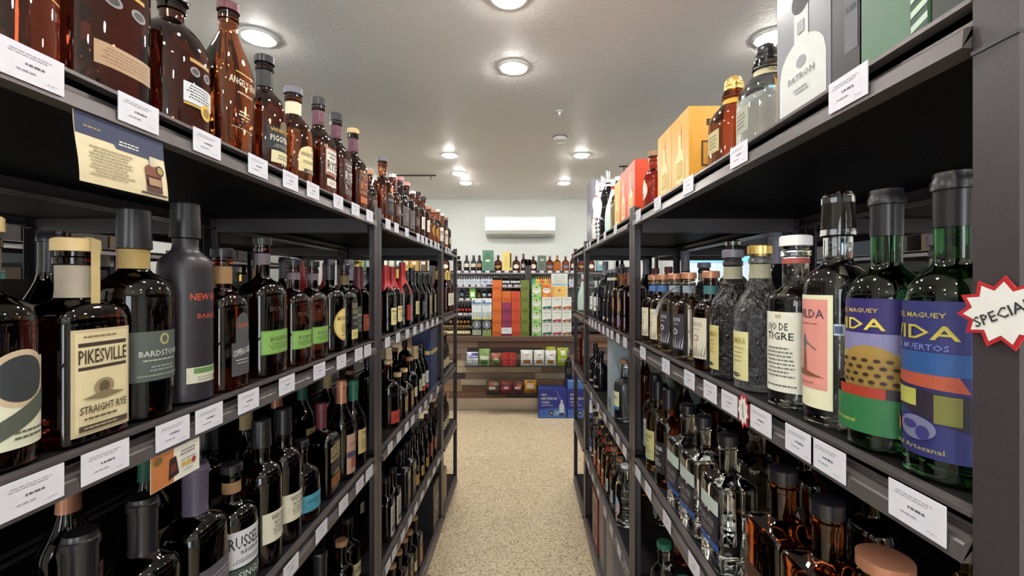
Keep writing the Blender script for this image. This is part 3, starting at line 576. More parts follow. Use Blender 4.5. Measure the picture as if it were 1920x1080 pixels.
S('jw_black', 'square black bottle with slanted gold label', 'block', 27, 3.9, n=6, gl='gloss', cap=('screw', 'black'), lab=[[('r', 0, 8, 5.6, 10, '2a2620'), ('r', 0, 8, 4.8, 9.2, '54493a'), ('t', 0, 9, 1.2, 'BLACK', 'b0a070', 4), ('l', 0, 6, 3.6, 3, 4, 'a09468')]], name='whiskey_bottle')
S('white_black', 'dark flask with white and black label', 'bourbon', 25, 4.4, 3.2, n=3, gl='dark', cap=('screw', 'black'), lab=[[('r', 0, 8, 6.6, 12, 'b0aca4'), ('l', 0, 9, 5, 7, 7, '3a3836'), ('r', 0, 4.4, 4.4, 2.0, '2a2826')]], name='whiskey_bottle')
S('yellow_foot', 'slim dark bottle with yellow lower label', 'slope', 27, 3.6, gl='dark', cap=('screw', 'black'), lab=[[('r', 0, 5, 5.6, 5.2, 'a8843a'), ('l', 0, 5, 4, 2.6, 3, '5a4418'), ('r', 0, 11, 4.6, 3, '5a5048')]], name='whiskey_bottle')
S('red_slim', 'slim dark bottle with faded red label', 'slope', 28, 3.6, gl='dark', cap=('screw', 'black'), lab=[[('r', 0, 8, 5.6, 8, '7a3a34'), ('l', 0, 8, 4, 5, 5, 'b89a88')]], name='whiskey_bottle')
S('green_slim', 'slim dark bottle with green label', 'slope', 28, 3.6, gl='dark', cap=('screw', 'black'), lab=[[('r', 0, 6, 5.6, 5, '3f6a4a'), ('l', 0, 6, 4, 3, 3, 'a8b8a0')]], name='whiskey_bottle')
S('brown_label', 'dark bottle with orange-brown flat label', 'block', 26, 3.8, n=5, gl='dark', cap=('cork', 'wood'), lab=[[('r', 0, 7, 5.6, 9.6, '7a5030'), ('r', 0, 7, 4.8, 8.6, '96663c'), ('l', 0, 8, 3.8, 5, 5, 'c0a070')]], name='whiskey_bottle')
S('script_cream', 'dark bottle with cream script label', 'bourbon', 25, 4.2, gl='dark', cap=('cork', 'black'), lab=[[('r', 0, 8, 7, 4.6, 'a8a080'), ('t', 0, 8.2, 1.6, 'Jefferson', '3a362a', 5.6)]], name='whiskey_bottle')
S('plain_dark', 'plain dark bottle with black cap', 'bourbon', 28, 4.0, gl='dark', cap=('tallcap', 'black'), lab=[[('r', 0, 8, 5, 6, '2a2628')]], name='whiskey_bottle')
# right side
def vida(k, d, top, els):
    S(k, d, 'bourbon', 31, 4.0, gl='green', rn=.0155, cap=('capsule', 'black', 25.5), lab=[[('r', 0, 10.2, 11.4, 15.6, top)] + els], name='mezcal_bottle')
vida('vida_green', 'green glass bottle with hill-scene VIDA label', '2a2160', [('t', 0, 16.6, .5, 'DEL MAGUEY', 'b8a050', 5.2), ('t', -.2, 15.0, 1.35, 'VIDA', 'c8b84a', 7.0), ('r', 0, 12.6, 11.4, 2.6, '7a78a0'), ('r', 0, 10.6, 11.4, 2.0, '9a9044'), ('e', 1.6, 9.0, 7.6, 7.0, '96793c'),
     *[('e', -1.6 + (i % 7) * 1.05 + (i // 7 % 2) * .5, 7.4 + (i // 7) * .85, .62, .45, '2e2018') for i in range(35)],
     ('r', 1.2, 7.0, 5.2, 1.4, '96301f'), ('r', 4.4, 7.0, 2.2, 1.4, '221a28'), ('r', 0, 4.4, 11.4, 4.2, '26663a'), ('t', -1.6, 3.6, .5, 'Mezcal Artesanal', 'a8b050', 4.6)])
vida('vida_blue', 'green glass bottle with night-blue VIDA label', '282a62', [('t', 0, 16.6, .5, 'DEL MAGUEY', 'a89848', 5.4), ('t', 0, 14.9, 1.4, 'VIDA', 'a89c40', 7.4), ('t', 0, 13.4, .6, 'DE MUERTOS', '6a78b0', 5.8), ('r', 0, 11.8, 11.4, 2.2, '264c84'), ('p', [(-4.4, 9.6), (-3.6, 10.7), (3.6, 10.7), (4.4, 9.2)], 'a04a34'), ('p', [(-4.6, 9.4), (4.8, 8.8), (4.8, 5.4), (-4.6, 7.8)], '241c2a'), ('r', -3.2, 8.7, 1.6, 1.2, 'a5a550'), ('r', -.9, 8.2, 2.4, 1.7, 'a5a550'), ('r', 2.8, 7.4, 2.0, 2.8, '6a6a34'), ('e', -3.0, 4.9, 2.0, 2.0, 'c0693a'), ('e', .2, 5.2, 3.6, 2.4, '6a6a88'), ('e', -.4, 5.4, 1.6, .9, '33306a'), ('e', .9, 4.8, 1.2, 1.4, '33306a'), ('t', -.4, 3.3, .5, 'Mezcal Artesanal', '8a8450', 6.0)])
S('pink_label', 'clear bottle with tall pink and cream label', 'bourbon', 32.5, 4.2, gl='clear', rn=.0175, cap=('tallcap', 'crystal'), neck=[(27.5, 31, 'c8b8a8')], lab=[[('r', 0, 10.4, 6.6, 15.6, 'd5d2b4'), ('r', 0, 11.4, 5.4, 12.4, 'd08a80'), ('t', 0, 15.6, 1.2, 'HILDA', '4a3a48', 4.6), ('l', 0, 14.2, 4.2, .4, 1, '8a5450'), ('p', [(-1.2, 7.4), (-.3, 7.4), (-.5, 10.4), (-1.0, 11.0)], '7a5038'), ('e', -.8, 11.6, .7, 2.2, '5a6868'), ('p', [(-.6, 11.9), (1.4, 10.7), (1.3, 10.6), (-.6, 11.6)], '5a5a58'), ('p', [(-2.2, 7.8), (0, 7.6), (2.4, 6.9), (-2.2, 6.9)], '7a4a38'), ('l', -.4, 6.0, 3.4, .5, 1, 'a05a50')], [('r', 4.6, 13.6, 2.4, 1.5, 'b8c4cc'), ('r', 3.9, 13.6, .9, 1.0, '4a5a78')]], name='mezcal_bottle')
S('ojo', 'clear bottle with white OJO DE TIGRE label', 'block', 27.5, 4.0, gl='clear', rn=.019, cap=('cork', 'white'), neck=[(23.0, 23.9, 'a05048')], lab=[[('r', 0, 9.0, 7.0, 12.6, 'd2d0c2'), ('t', -.4, 13.0, 1.15, 'OJO DE', '26262a', 3.8), ('t', 0, 11.5, 1.15, 'TIGRE', '26262a', 4.6), ('r', 0, 14.6, 1.0, .6, 'b0a888'), ('l', 0, 7.4, 5.2, 5.0, 8, '6a6a66'), ('l', 0, 3.7, 5.8, .5, 1, '3a3a3c')], [('r', 4.9, 10.5, 2.2, 7, 'a8a8a0'), ('r', 4.9, 10, 1.5, 1.2, '4a5a78')]], name='mezcal_bottle')
S('textured', 'clear rippled-glass bottle with narrow cream label', 'slope', 27, 4.5, gl='wavy', rn=.0175, cap=('cork', 'gold'), neck=[(20.2, 23.4, '8f8c74')], lab=[[('r', 0, 6.4, 5.0, 9.0, 'c8c290'), ('t', 0, 9.2, 1.1, 'SOMBRA', '9a8440', 4.0), ('l', 0, 6.6, 3.4, 3.2, 4, 'a89a60'), ('e', -.4, 2.8, 2.6, .8, '3a3a34'), ('l', .4, 2.8, 2, .4, 1, 'a8a070')]], name='mezcal_bottle')
S('textured_dark', 'dark rippled-glass bottle with narrow yellow label', 'slope', 27, 4.5, gl='wavydark', rn=.0175, cap=('cork', 'grey'), neck=[(19.8, 23.4, '8f8c74')], lab=[[('r', 0, 6.4, 4.6, 9.2, 'bdb378'), ('t', 0, 9.2, 1.1, 'SOMBRA', '8a7430', 3.8), ('l', 0, 6.6, 3.2, 3.2, 4, 'a08f54'), ('e', -.4, 2.8, 2.4, .8, '3a3a34')]], name='mezcal_bottle')
def agave(k, bg, ink, band, d, gl='tea'):
    lv = []
    for i in range(9):
        x = -2.7 + i * .68
        lv.append(('p', [(x - .18, 3.0), (x + .18, 3.0), (x + (i - 4) * .16, 5.2 + (i % 3) * .6)], ink))
    S(k, d, 'bourbon', 22.8, 3.9, gl=gl, rn=.0155, cap=('cork', 'copper'), neck=[(17.4, 19.8, band)], lab=[[('r', 0, 7.2, 6.6, 9.4, bg), ('t', 0, 10.4, 1.1, 'UNION', ink, 4.4), ('l', 0, 9.2, 3.6, .4, 1, ink), ('e', .4, 7.2, 2.0, 1.6, ink), ('e', .4, 7.2, 1.2, .9, bg)] + lv], name='mezcal_bottle')
agave('agave_cream', 'cfc8ae', '8a8474', '4a6aa0', 'bottle with cream agave label, blue neck band'); agave('agave_dark', '35323a', 'b5b5bc', '8a92a0', 'bottle with dark agave label, grey neck band')
agave('agave_teal', 'c8c2ae', '8a8078', '3a6a6c', 'bottle with grey-cream agave label, teal band', 'whiskey')
S('patron_gold', 'squat amber tequila bottle with gold ball stopper', 'squat', 20, 5.2, 4.6, n=3, gl='amber', rn=.021, cap=('ball', 'gold'), neck=[(13.4, 14.6, 'c89a30')], lab=[[('r', 0, 5.6, 5.0, 4.6, 'b5a878'), ('l', 0, 5.6, 3.8, 3, 4, '6a6040')]], name='tequila_bottle')
S('patron_silver', 'squat clear tequila bottle with dark ball stopper', 'squat', 20, 5.2, 4.6, n=3, gl='clear', rn=.021, cap=('ball', 'black'), neck=[(13.2, 14.6, 'b0a888')], lab=[[('r', 0, 5.6, 5.0, 4.6, '9a9a88'), ('l', 0, 5.6, 3.8, 3, 4, '5a5a50')]], name='tequila_bottle')
S('oval_amber', 'amber flask with round white label', 'squat', 19.5, 4.2, 3.2, gl='amber', rn=.014, cap=('cork', 'wood'), lab=[[('e', 0, 6.4, 5.4, 6.2, 'd8c8b0'), ('e', 0, 6.8, 3, 3, 'f0ece0'), ('l', 0, 4.8, 3, .8, 2, '8a7860')]], name='tequila_bottle')
S('bell_red', 'tall slim bottle with red painted body', 'long', 37, 3.9, gl='white', rn=.012, cap=('tallcap', 'silver'), lab=[[('r', 0, 8, 10, 13, 'b8462e'), ('l', 0, 8, 7, 10, 7, 'e0c8b8')]], neck=[(23, 28, 'b8462e')], name='tequila_bottle')
S('bell_black', 'tall black ceramic bottle with silver cap', 'long', 35.5, 4.8, gl='gloss', rn=.012, cap=('tallcap', 'silver'), neck=[(24.6, 28.5, 'c8c8c8')], name='tequila_bottle')
S('bell_white', 'tall white ceramic bottle with black painted pattern', 'long', 36, 4.2, gl='white', rn=.012, cap=('tallcap', 'silver'), lab=[[*[('e', -4 + (i % 5) * 2, 2 + (i // 5) * 2.4, 1.2, 1.6, '2a2a30') for i in range(25)]]], neck=[(25, 28, '3a3a44')], name='tequila_bottle')
S('mint_cone', 'mint-green cone-shaped bottle', 'cone', 27, 4.4, gl='mint', rn=.013, cap=('cork', 'white'), neck=[(22, 24, 'b04040')], name='tequila_bottle')
S('olive_round', 'clear olive bottle with red and blue neck', 'round', 25, 3.8, gl='tea', rn=.013, cap=('cork', 'silver'), neck=[(19.5, 22.5, '2a3a70')], name='tequila_bottle')
S('orange_cap', 'amber bottle with pinkish-brown cap', 'block', 27, 4.6, n=3, gl='gold', rn=.024, cap=('cork', 'copper'), lab=[[('r', 0, 8, 6, 8, '8a7050')]], name='tequila_bottle')
S('square_amber', 'large square amber tequila bottle with black cap', 'block', 29, 5.4, 4.6, n=6, gl='amber', rn=.0195, cap=('screw', 'black'), lab=[[('r', 0, 7, 8.6, 9, '3a2418'), ('t', 0, 8, 1.6, 'REPOSADO', 'a08050', 7), ('l', 0, 5, 5, 2, 3, 'a08050')]], name='tequila_bottle')
S('square_clear', 'square clear tequila bottle with blue band', 'block', 28, 5.0, 4.4, n=6, gl='clear', rn=.0175, cap=('screw', 'black'), lab=[[('r', 0, 13.5, 8.4, 3.0, 'a8b4ae'), ('r', 0, 8.8, 8.4, 5.4, '26222a'), ('t', 0, 9.6, 1.4, 'SILVER', '8a848c', 6), ('l', 0, 7.6, 6, 1.4, 3, '8a848c'), ('r', 0, 5.4, 8.6, 1.2, '2f4a8a')]], name='tequila_bottle')
def nana(k, bg, ink, gl, d, c='black'):
    S(k, d, 'bourbon', 29, 3.9, gl=gl, rn=.0155, cap=('tallcap', c), lab=[[('r', 0, 8.6, 7.2, 9.4, bg), ('t', 0, 11.4, 1.3, 'SANTANA', ink, 5.6), ('t', 0, 9.8, .7, 'TEQUILA', ink, 3.6), ('l', 0, 7.2, 5, 2.4, 4, ink), ('e', 0, 5.0, 5, 1.2, '8aa0a0' if bg != '1c1a1e' else '3a383c')]], name='tequila_bottle')
nana('nana_white', 'b8bcb8', '4a5a68', 'clear', 'clear bottle with pale blue-white label, black cap'); nana('nana_yellow', 'b5b078', '5a5a30', 'gold', 'golden bottle with pale yellow label, black cap'); nana('nana_black', '1c1a1e', 'b8b8b8', 'amber', 'amber bottle with black label, black cap')
S('clear_green', 'clear bottle with green-topped cork', 'round', 23, 4.2, gl='clear', rn=.018, cap=('cork', 'green'), lab=[[('r', 0, 6, 5, 5, '6a7a60')]], name='tequila_bottle')
S('clear_round', 'clear round-shouldered bottle with pale label', 'round', 24, 4.4, gl='clear', rn=.0145, cap=('cork', 'wood'), lab=[[('r', 0, 6.5, 5.4, 6, 'a8b4bc'), ('l', 0, 6.5, 4, 4, 5, '3a4048')]], name='tequila_bottle')
S('cream_bba', 'clear bottle with cream and blue label', 'bourbon', 27, 4.4, gl='clear', rn=.0155, cap=('cork', 'wood'), lab=[[('r', 0, 10, 7.6, 6.6, 'cbc8a0'), ('t', .4, 11, 1.6, 'corralejo', '3a3a38', 5.4), ('r', 0, 6.2, 7.6, 1.4, '3f6a8a')]], name='tequila_bottle')
S('black_white', 'black squat bottle with diagonal white lettering', 'round', 22, 4.2, gl='gloss', rn=.014, cap=('cork', 'black'), lab=[[('t', 0, 7, 1.6, 'AZTECA', 'b0b0b8', 6, .35), ('r', 0, 2.4, 8, 1.2, 'b0a898')]], name='tequila_bottle')
S('amber_tall', 'tall amber rectangular bottle', 'block', 27, 3.9, n=4, gl='amber', rn=.014, cap=('screw', 'black'), lab=[[('r', 0, 4, 4, 3, '4a5a98'), ('r', 1.2, 3.4, 2.2, 2, 'a04a48')], [('r', 0, 11, 5, 5, '8a5a3c')]], name='tequila_bottle')
S('black_wl', 'black bottle with tall white label', 'cone', 27, 3.6, n=2.6, gl='gloss', rn=.014, cap=('cork', 'grey'), neck=[(20, 23, 'b0b8c0')], lab=[[('r', 0, 7, 3.6, 10, 'd0d4d0'), ('e', 0, 10, 2, 1.6, '3a4050'), ('e', 0, 3.8, 1.6, 1.4, '3a4050')]], name='tequila_bottle')
S('black_yl', 'black bottle with tall yellow label', 'cone', 27, 3.6, n=2.6, gl='gloss', rn=.014, cap=('cork', 'grey'), neck=[(20, 23, 'b8ac88')], lab=[[('r', 0, 7, 3.6, 10, 'c0a050'), ('e', 0, 10, 2, 1.6, '4a4030'), ('e', 0, 3.8, 1.6, 1.4, '4a4030')]], name='tequila_bottle')
S('champagne', 'tall black bottle with dark foil top', 'slope', 32, 4.2, gl='gloss', rn=.014, cap=('capsule', 'grey', 22), lab=[[('r', 0, 9, 6, 7, '3a3636')]], name='wine_bottle')
S('clear_wl', 'clear bottle with square white label', 'bourbon', 24, 3.9, gl='clear', cap=('cork', 'black'), lab=[[('r', 0, 8.5, 6, 8, 'd2d4cc'), ('r', 0, 7.0, 6, .4, '4a4a4a'), ('l', 0, 10, 4.4, 2, 3, '8a8a88')]], name='tequila_bottle')
S('red_ribbon', 'golden bottle with red neck ribbon, orange label', 'bourbon', 26, 3.8, n=3, gl='gold', cap=('screw', 'black'), neck=[(18.5, 21, '9a3038')], lab=[[('r', 0, 5.5, 5.8, 8, 'c05a30'), ('r', 0, 9, 5.8, 2, 'c8b898'), ('l', 0, 5, 4, 3, 3, 'e0c8a0')]], name='tequila_bottle')
S('blue_white', 'clear bottle with blue and white label', 'bourbon', 26, 3.8, gl='clear', cap=('screw', 'black'), lab=[[('r', 0, 7, 5.8, 8, '2f3f78'), ('r', 0, 4, 5.8, 2.6, 'c0c4cc')]], name='tequila_bottle')
S('orange_amb', 'orange-amber slim bottle with brown label', 'slope', 27, 3.7, gl='amber', cap=('screw', 'maroon'), lab=[[('r', 0, 7, 5.4, 7, '7a4028'), ('l', 0, 7, 4, 4, 4, 'c8a078')]], name='tequila_bottle')
S('pastel', 'clear bottle with pastel pink-blue label', 'bourbon', 26, 4.0, gl='clear', cap=('cork', 'white'), lab=[[('e', 0, 8, 6.4, 9, 'b8a0b0'), ('e', 0, 10, 4, 3.4, '7ab0c8'), ('r', 0, 5, 4, 1, 'c06a78')]], name='tequila_bottle')

# ------------------------------------------------------------------ the rows of bottles on both sides of the aisle
CNT = {}
def row(s, lvl, items, off=.052, back=()):
    """items: (image column used to find the distance along the shelf, kind, extra inset)"""
    ys = []
    for it in items:
        px, key = it[0], it[1]; ins = it[2] if len(it) > 2 else 0
        half = SPEC[key]['b']; t = .014 + half + ins
        X = abs(XO[s]) + t; y = X * F / abs(983 - px)
        ys.append([y, key, t, SPEC[key]['a'], it[3] if len(it) > 3 else 0])
    ys.sort(key=lambda q: q[0])
    for _ in range(60):
        for i in range(len(ys) - 1):
            a_, b_ = ys[i], ys[i + 1]
            if abs(a_[2] - b_[2]) > .065: continue
            gap = a_[3] + b_[3] + .004 - (b_[0] - a_[0])
            if gap > 0: a_[0] -= gap / 2; b_[0] += gap / 2
    for q in ys:
        for p0, p1 in ((.33, .383), (1.547, 1.628), (2.797, 2.878)):
            if lvl > 0 and q[0] + q[3] > p0 and q[0] - q[3] < p1 and q[2] - q[3] < .034: q[2] = q[3] + .036
    for y, key, t, hw, turn in ys:
        bay = 0 if y < 1.585 else 1 if y < 2.84 else 2
        k = (s, lvl, bay); CNT[k] = CNT.get(k, 0) + 1
        sd = 'left' if s < 0 else 'right'
        lab = '%s, %s along %s %s rack %s' % (SPEC[key]['desc'], ORD[CNT[k]], sd, POS[bay], SHN[lvl])
        rz = PI / 2 if s < 0 else -PI / 2
        rz += random.uniform(-.06, .06) - turn * (1 if s < 0 else -1)
        put_bottle(key, (XO[s] + s * t, y, LV[lvl] + .0012), rz, lab, 'bottles on the %s of the %s racks' % (SHN[lvl], sd))
def backrow(s, lvl, bay, n, keys, depth=.165):
    y0, y1 = YS[bay]; sd = 'left' if s < 0 else 'right'
    for i in range(n):
        y = y0 + .08 + (y1 - y0 - .16) * i / max(1, n - 1); key = keys[i % len(keys)]
        lab = '%s, %s in back row, %s %s %s' % (SPEC[key]['desc'], ORD[i + 1], sd, POS[bay], SHN[lvl])
        put_bottle(key, (XO[s] + s * (depth + SPEC[key]['b'] + .03), y, LV[lvl] + .0012), (PI / 2 if s < 0 else -PI / 2), lab, 'second row of bottles on the %s racks' % sd)
row(-1, 0, [(22, 'gold_band'), (165, 'decanter_tan'), (322, 'decanter_seal'), (428, 'winged'), (496, 'piggy'), (550, 'whistle'), (597, 'rye_white'), (630, 'rye_black'), (662, 'rye_orange'),
    (690, 'short_dark', .03), (717, 'orange_tall'), (735, 'silver_cap'), (750, 'bag_bottle'), (762, 'bag_bottle'), (773, 'silver_cap'), (783, 'white_tag'), (793, 'white_tag'), (803, 'oval_gold'), (811, 'oval_gold'), (820, 'white_script'), (829, 'white_script'), (836, 'cream_small')])
backrow(-1, 0, 0, 6, ['winged', 'rye_black', 'whistle'], .17)
backrow(-1, 0, 1, 7, ['white_tag', 'gold_band', 'rye_white', 'silver_cap'], .15)
row(-1, 1, [(15, 'ring_label'), (145, 'straight_rye'), (245, 'grey_label'), (335, 'new_riff'), (412, 'orange_grey'), (492, 'bul_big'), (550, 'bul'), (585, 'bul'), (620, 'michter'), (643, 'craig'), (666, 'forester'), (684, 'red_dark'),
    (723, 'maker'), (737, 'maker', .02), (753, 'maker_red'), (772, 'cream_flask'), (785, 'grey_slim'), (795, 'strip_yellow'), (805, 'strip_yellow'), (812, 'copper_cap'), (820, 'gold_neck'), (836, 'gold_neck'), (841, 'gold_neck')])
backrow(-1, 1, 0, 9, ['plain_dark', 'orange_grey', 'cream_flask', 'maker', 'plain_dark'], .15)
backrow(-1, 1, 1, 8, ['maker', 'cream_flask', 'gold_neck', 'plain_dark'], .15)
row(-1, 2, [(80, 'brown_neck'), (165, 'black_neck'), (243, 'black_neck'), (338, 'purple_neck'), (430, 'russell', 0, .15), (492, 'widow'), (531, 'widow'), (563, 'teal_squat'), (602, 'knob', .01), (640, 'pink_bird'), (662, 'tan_label'),
    (728, 'red_foot'), (745, 'gold_square'), (757, 'gold_square'), (768, 'cream_small'), (778, 'cream_neck'), (784, 'white_red'), (791, 'white_red')])
backrow(-1, 2, 0, 8, ['plain_dark', 'cream_neck', 'pink_bird', 'tan_label'], .16)
backrow(-1, 2, 1, 6, ['cream_neck', 'cream_small', 'plain_dark'], .15)
row(-1, 3, [(560, 'plain_dark'), (600, 'black_neck'), (640, 'cream_small'), (664, 'script_cream'), (724, 'white_black'), (736, 'white_black'), (752, 'jw_black'), (763, 'jw_black'), (773, 'yellow_foot'), (783, 'yellow_foot'), (792, 'yellow_foot'), (800, 'red_slim'), (808, 'red_slim'), (816, 'green_slim')])
backrow(-1, 3, 1, 5, ['plain_dark', 'cream_small'], .15)
row(-1, 4, [(735, 'brown_label'), (747, 'brown_label'), (758, 'brown_label'), (768, 'cream_small'), (777, 'brown_label')])
# right racks
row(1, 0, [(1437, 'patron_silver', .005), (1376, 'patron_gold', .005), (1225, 'oval_amber'), (1160, 'olive_round'), (1151, 'mint_cone'), (1140, 'bell_black'), (1130, 'bell_white'), (1121, 'bell_red')])
row(1, 1, [(1775, 'vida_blue'), (1668, 'vida_green'), (1574, 'pink_label'), (1492, 'ojo', 0, .34), (1425, 'textured', 0, .12), (1374, 'textured_dark'), (1333, 'agave_teal', 0, .1), (1292, 'agave_dark'), (1265, 'agave_dark'), (1243, 'agave_cream'), (1226, 'agave_cream'),
    (1178, 'amber_tall'), (1165, 'amber_tall'), (1152, 'black_yl'), (1144, 'black_wl'), (1135, 'champagne'), (1126, 'clear_wl'), (1118, 'clear_wl'), (1111, 'clear_wl'), (1094, 'mint_cone')])
backrow(1, 1, 0, 6, ['pink_label', 'textured_dark', 'agave_teal', 'champagne'], .15)
backrow(1, 1, 1, 7, ['champagne', 'orange_amb', 'orange_amb'], .15)
row(1, 2, [(1770, 'orange_cap'), (1655, 'orange_cap'), (1560, 'square_amber'), (1475, 'square_amber'), (1420, 'square_clear', .115), (1365, 'square_clear'), (1318, 'square_clear'), (1290, 'square_clear'), (1254, 'nana_black'), (1234, 'nana_yellow'), (1216, 'nana_white'),
    (1170, 'cream_bba'), (1160, 'cream_bba', .06), (1127, 'black_white'), (1118, 'black_white'), (1110, 'black_white'), (1094, 'gold_band')])
backrow(1, 2, 0, 7, ['nana_black', 'nana_yellow', 'plain_dark'], .16)
backrow(1, 2, 1, 5, ['orange_amb', 'clear_round'], .15)
row(1, 3, [(1400, 'clear_round'), (1330, 'clear_green'), (1283, 'clear_green'), (1245, 'clear_green'), (1172, 'pastel'), (1162, 'clear_round'), (1152, 'clear_round'), (1142, 'red_ribbon'), (1134, 'red_ribbon'), (1126, 'red_ribbon'), (1117, 'blue_white'), (1109, 'blue_white')])
backrow(1, 3, 1, 5, ['orange_amb', 'clear_round'], .15)
# ------------------------------------------------------------------ boxes and cartons
def carton(name, label, cat, group, loc, rz, w_, d_, h_, col, front=(), side=(), rough=.4, flaps=True):
    """w along local x, d along y (front is -y), base at loc"""
    mb = MB(); m = paper(col, rough); mb.box(-w_ / 2, w_ / 2, -d_ / 2, d_ / 2, 0, h_, m)
    if front: art(mb, front, flat(0, -d_ / 2, 0), base=.0002, step=.0002)
    if side:
        art(mb, side, lambda u, z, off: (w_ / 2 + off, u, z), base=.0002, step=.0002)
        art(mb, side, lambda u, z, off: (-w_ / 2 - off, -u, z), base=.0002, step=.0002)
    o = mb.build(name)
    o.location = loc; o.rotation_euler[2] = rz
    return tag(o, label, cat, group)
Z0 = LV[0] + .0012
def RX(t): return XO[1] + t
def rbox(name, label, y0, y1, dep, h, col, front=(), side=(), t0=.014, lvl=0, cat='box', group='gift boxes on the right top shelf', rough=.4):
    return carton(name, label, cat, group, (RX(t0 + dep / 2), (y0 + y1) / 2, LV[lvl] + .0012), -PI / 2, y1 - y0, dep, h, col, front, side, rough)
def picbottle(c1, c2, h, sc_=1):      # a bottle printed on a box face
    return [('e', 0, h * .30, 6.6 * sc_, h * .5, c1), ('r', 0, h * .24, 6.6 * sc_, h * .34, c1), ('r', 0, h * .62, 1.9 * sc_, h * .34, c1), ('e', 0, h * .80, 2.6 * sc_, 2.4 * sc_, c2), ('r', 0, h * .25, 4.6 * sc_, h * .24, c2), ('l', 0, h * .25, 3.6 * sc_, h * .16, 4, c1)]
rbox('gift_box', 'yellow box with bottle picture, nearer of the two yellow', 1.075, 1.2, .15, .185, 'e0a040', picbottle('ddd8a0', 'd0a850', 18, .95), [('r', 0, 14.6, 6.5, 1.6, '3a2a18'), ('t', 0, 14.6, .8, 'TEQUILA', 'd09838', 5.2), ('r', -1, 7, 7, 6.2, '3a2a18'), ('r', -1, 7, 6.2, 5.4, 'c88a30')])
rbox('gift_box', 'yellow box with bottle picture, farther of the two yellow', 1.203, 1.325, .15, .185, 'e0a040', picbottle('ddd8a0', 'd0a850', 18, .95), [('r', 0, 14.6, 6.5, 1.6, '3a2a18')])
rbox('gift_box', 'orange-red box, nearer of the two red', 1.60, 1.725, .15, .205, 'd8431c', picbottle('e0d8a8', 'd8a860', 20), [('e', 1, 16.5, 2.2, 1.6, '2a1510')])
rbox('gift_box', 'orange-red box, farther of the two red', 1.728, 1.85, .15, .205, 'd8431c', picbottle('e0d8a8', 'd8a860', 20), [('e', 1, 16.5, 2.2, 1.6, '2a1510')])
rbox('gift_box', 'yellow box behind the two red boxes', 1.853, 1.96, .14, .19, 'e0a848', picbottle('ddd8a0', 'd0a850', 18, .9))
rbox('gift_box', 'brushed silver box with white bottle picture', .578, .70, .13, .33, '76787e', [('a', 0, 5.6, 10.6, 10.4, 'c6c8c6'), ('r', 0, 12.4, 3.2, 5.0, 'c6c8c6'), ('e', 0, 16.4, 4.4, 4.0, '26262c'), ('e', 0, 7.4, 2.2, 1.7, '8a8c90'), ('t', 0, 5.4, .9, 'PATRON', '7a7c80', 6.0), ('l', 0, 3.4, 3.4, 1.1, 2, '8a8c90'), ('r', 0, 12.4, 1.6, 1.8, '9a9ca0')], rough=.28)
rbox('gift_box', 'black box with grey octagonal tag', .528, .575, .12, .34, '17151a', [('r', 1.0, 12.6, 2.2, 17.6, '5a5a62'), ('t', 1.0, 9, .7, 'SILVER', '1a1a20', 1.9)])
rbox('gift_box', 'tall green box with slanted white stripes', .438, .525, .10, .34, '4a6b52', [('r', 3.3, 15, 2.0, 30, '2e4a3c'), *[('p', [(2.4, 1 + i * 1.5), (4.3, 1.7 + i * 1.5), (4.3, 2.4 + i * 1.5), (2.4, 1.7 + i * 1.5)], 'b8c8b8') for i in range(19)], ('e', -3.0, 18.6, 2.2, 1.8, 'b8b8b0'), ('e', -3.0, 19, 1.2, 1, 'a03028')])
rbox('gift_box', 'dark green box at the near end of the right top shelf', .386, .434, .12, .30, '1b2620')
rbox('gift_box', 'tall grey plastic-wrapped box at the far end of top shelf', 2.79, 2.98, .16, .415, '8a8a96', [('r', 0, 24, 11, 8, '7a7a86')], t0=.036, rough=.15)
rbox('gift_box', 'red box with framed picture on the right bottom shelf', 2.42, 2.60, .10, .30, '7a1f1e', [('r', 0, 15, 14, 24, 'b0a090'), ('r', 0, 15, 11, 20, '6a5a4c'), ('e', 0, 16, 7, 7, '9a8a78')], lvl=4, group='boxes on the right lower shelves')
rbox('gift_box', 'grey box next to the red box, right bottom shelf', 2.22, 2.36, .10, .33, '6b6668', [('r', 0, 17, 10, 26, '857f7c')], lvl=4, group='boxes on the right lower shelves')
rbox('gift_box', 'nearest grey box on the right middle rack bottom shelf', 2.0, 2.16, .10, .35, '746e6c', [('r', 0, 17, 12, 26, '8d8780'), ('r', 2, 4, 4, 5, 'a8392a')], lvl=4, group='boxes on the right lower shelves')
rbox('gift_box', 'tall pale blue box on the right middle rack third shelf', 2.02, 2.14, .09, .355, '8a98a0', [('r', 0, 18, 9, 32, '9aa6ac'), ('e', 0, 5, 6, 6, '5a6a78')], lvl=2, t0=.016, group='boxes on the right lower shelves')
def lbox(label, y0, y1, dep, h, col, front, side=(), lvl=2, t0=.014):
    return carton('gift_box', label, 'box', 'boxes on the left shelves', (XO[-1] - t0 - dep / 2, (y0 + y1) / 2, LV[lvl] + .0012), PI / 2, y1 - y0, dep, h, col, front, side)
lbox('tall navy box with gold band on the left middle rack', 2.55, 2.74, .11, .345, '1f2c58', [('r', 0, 21, 19, 2.2, 'b0a060'), ('l', 0, 12, 10, 6, 4, '3a4878')], [('r', 0, 21, 10, 2.2, 'b0a060')])
lbox('black boxed set with round emblem on left bottom shelf', 2.62, 2.80, .12, .28, '1b181a', [('r', 0, 14, 18, 24, '6a5a50'), ('e', 2, 14, 8, 9, 'a8a8a8'), ('e', 2, 14, 5, 5.5, '2a2a30')], lvl=4)
lbox('tan carton on the left far rack bottom shelf', 2.95, 3.07, .10, .22, '7a6448', [('r', 0, 12, 8, 14, '8d7656')], lvl=4)
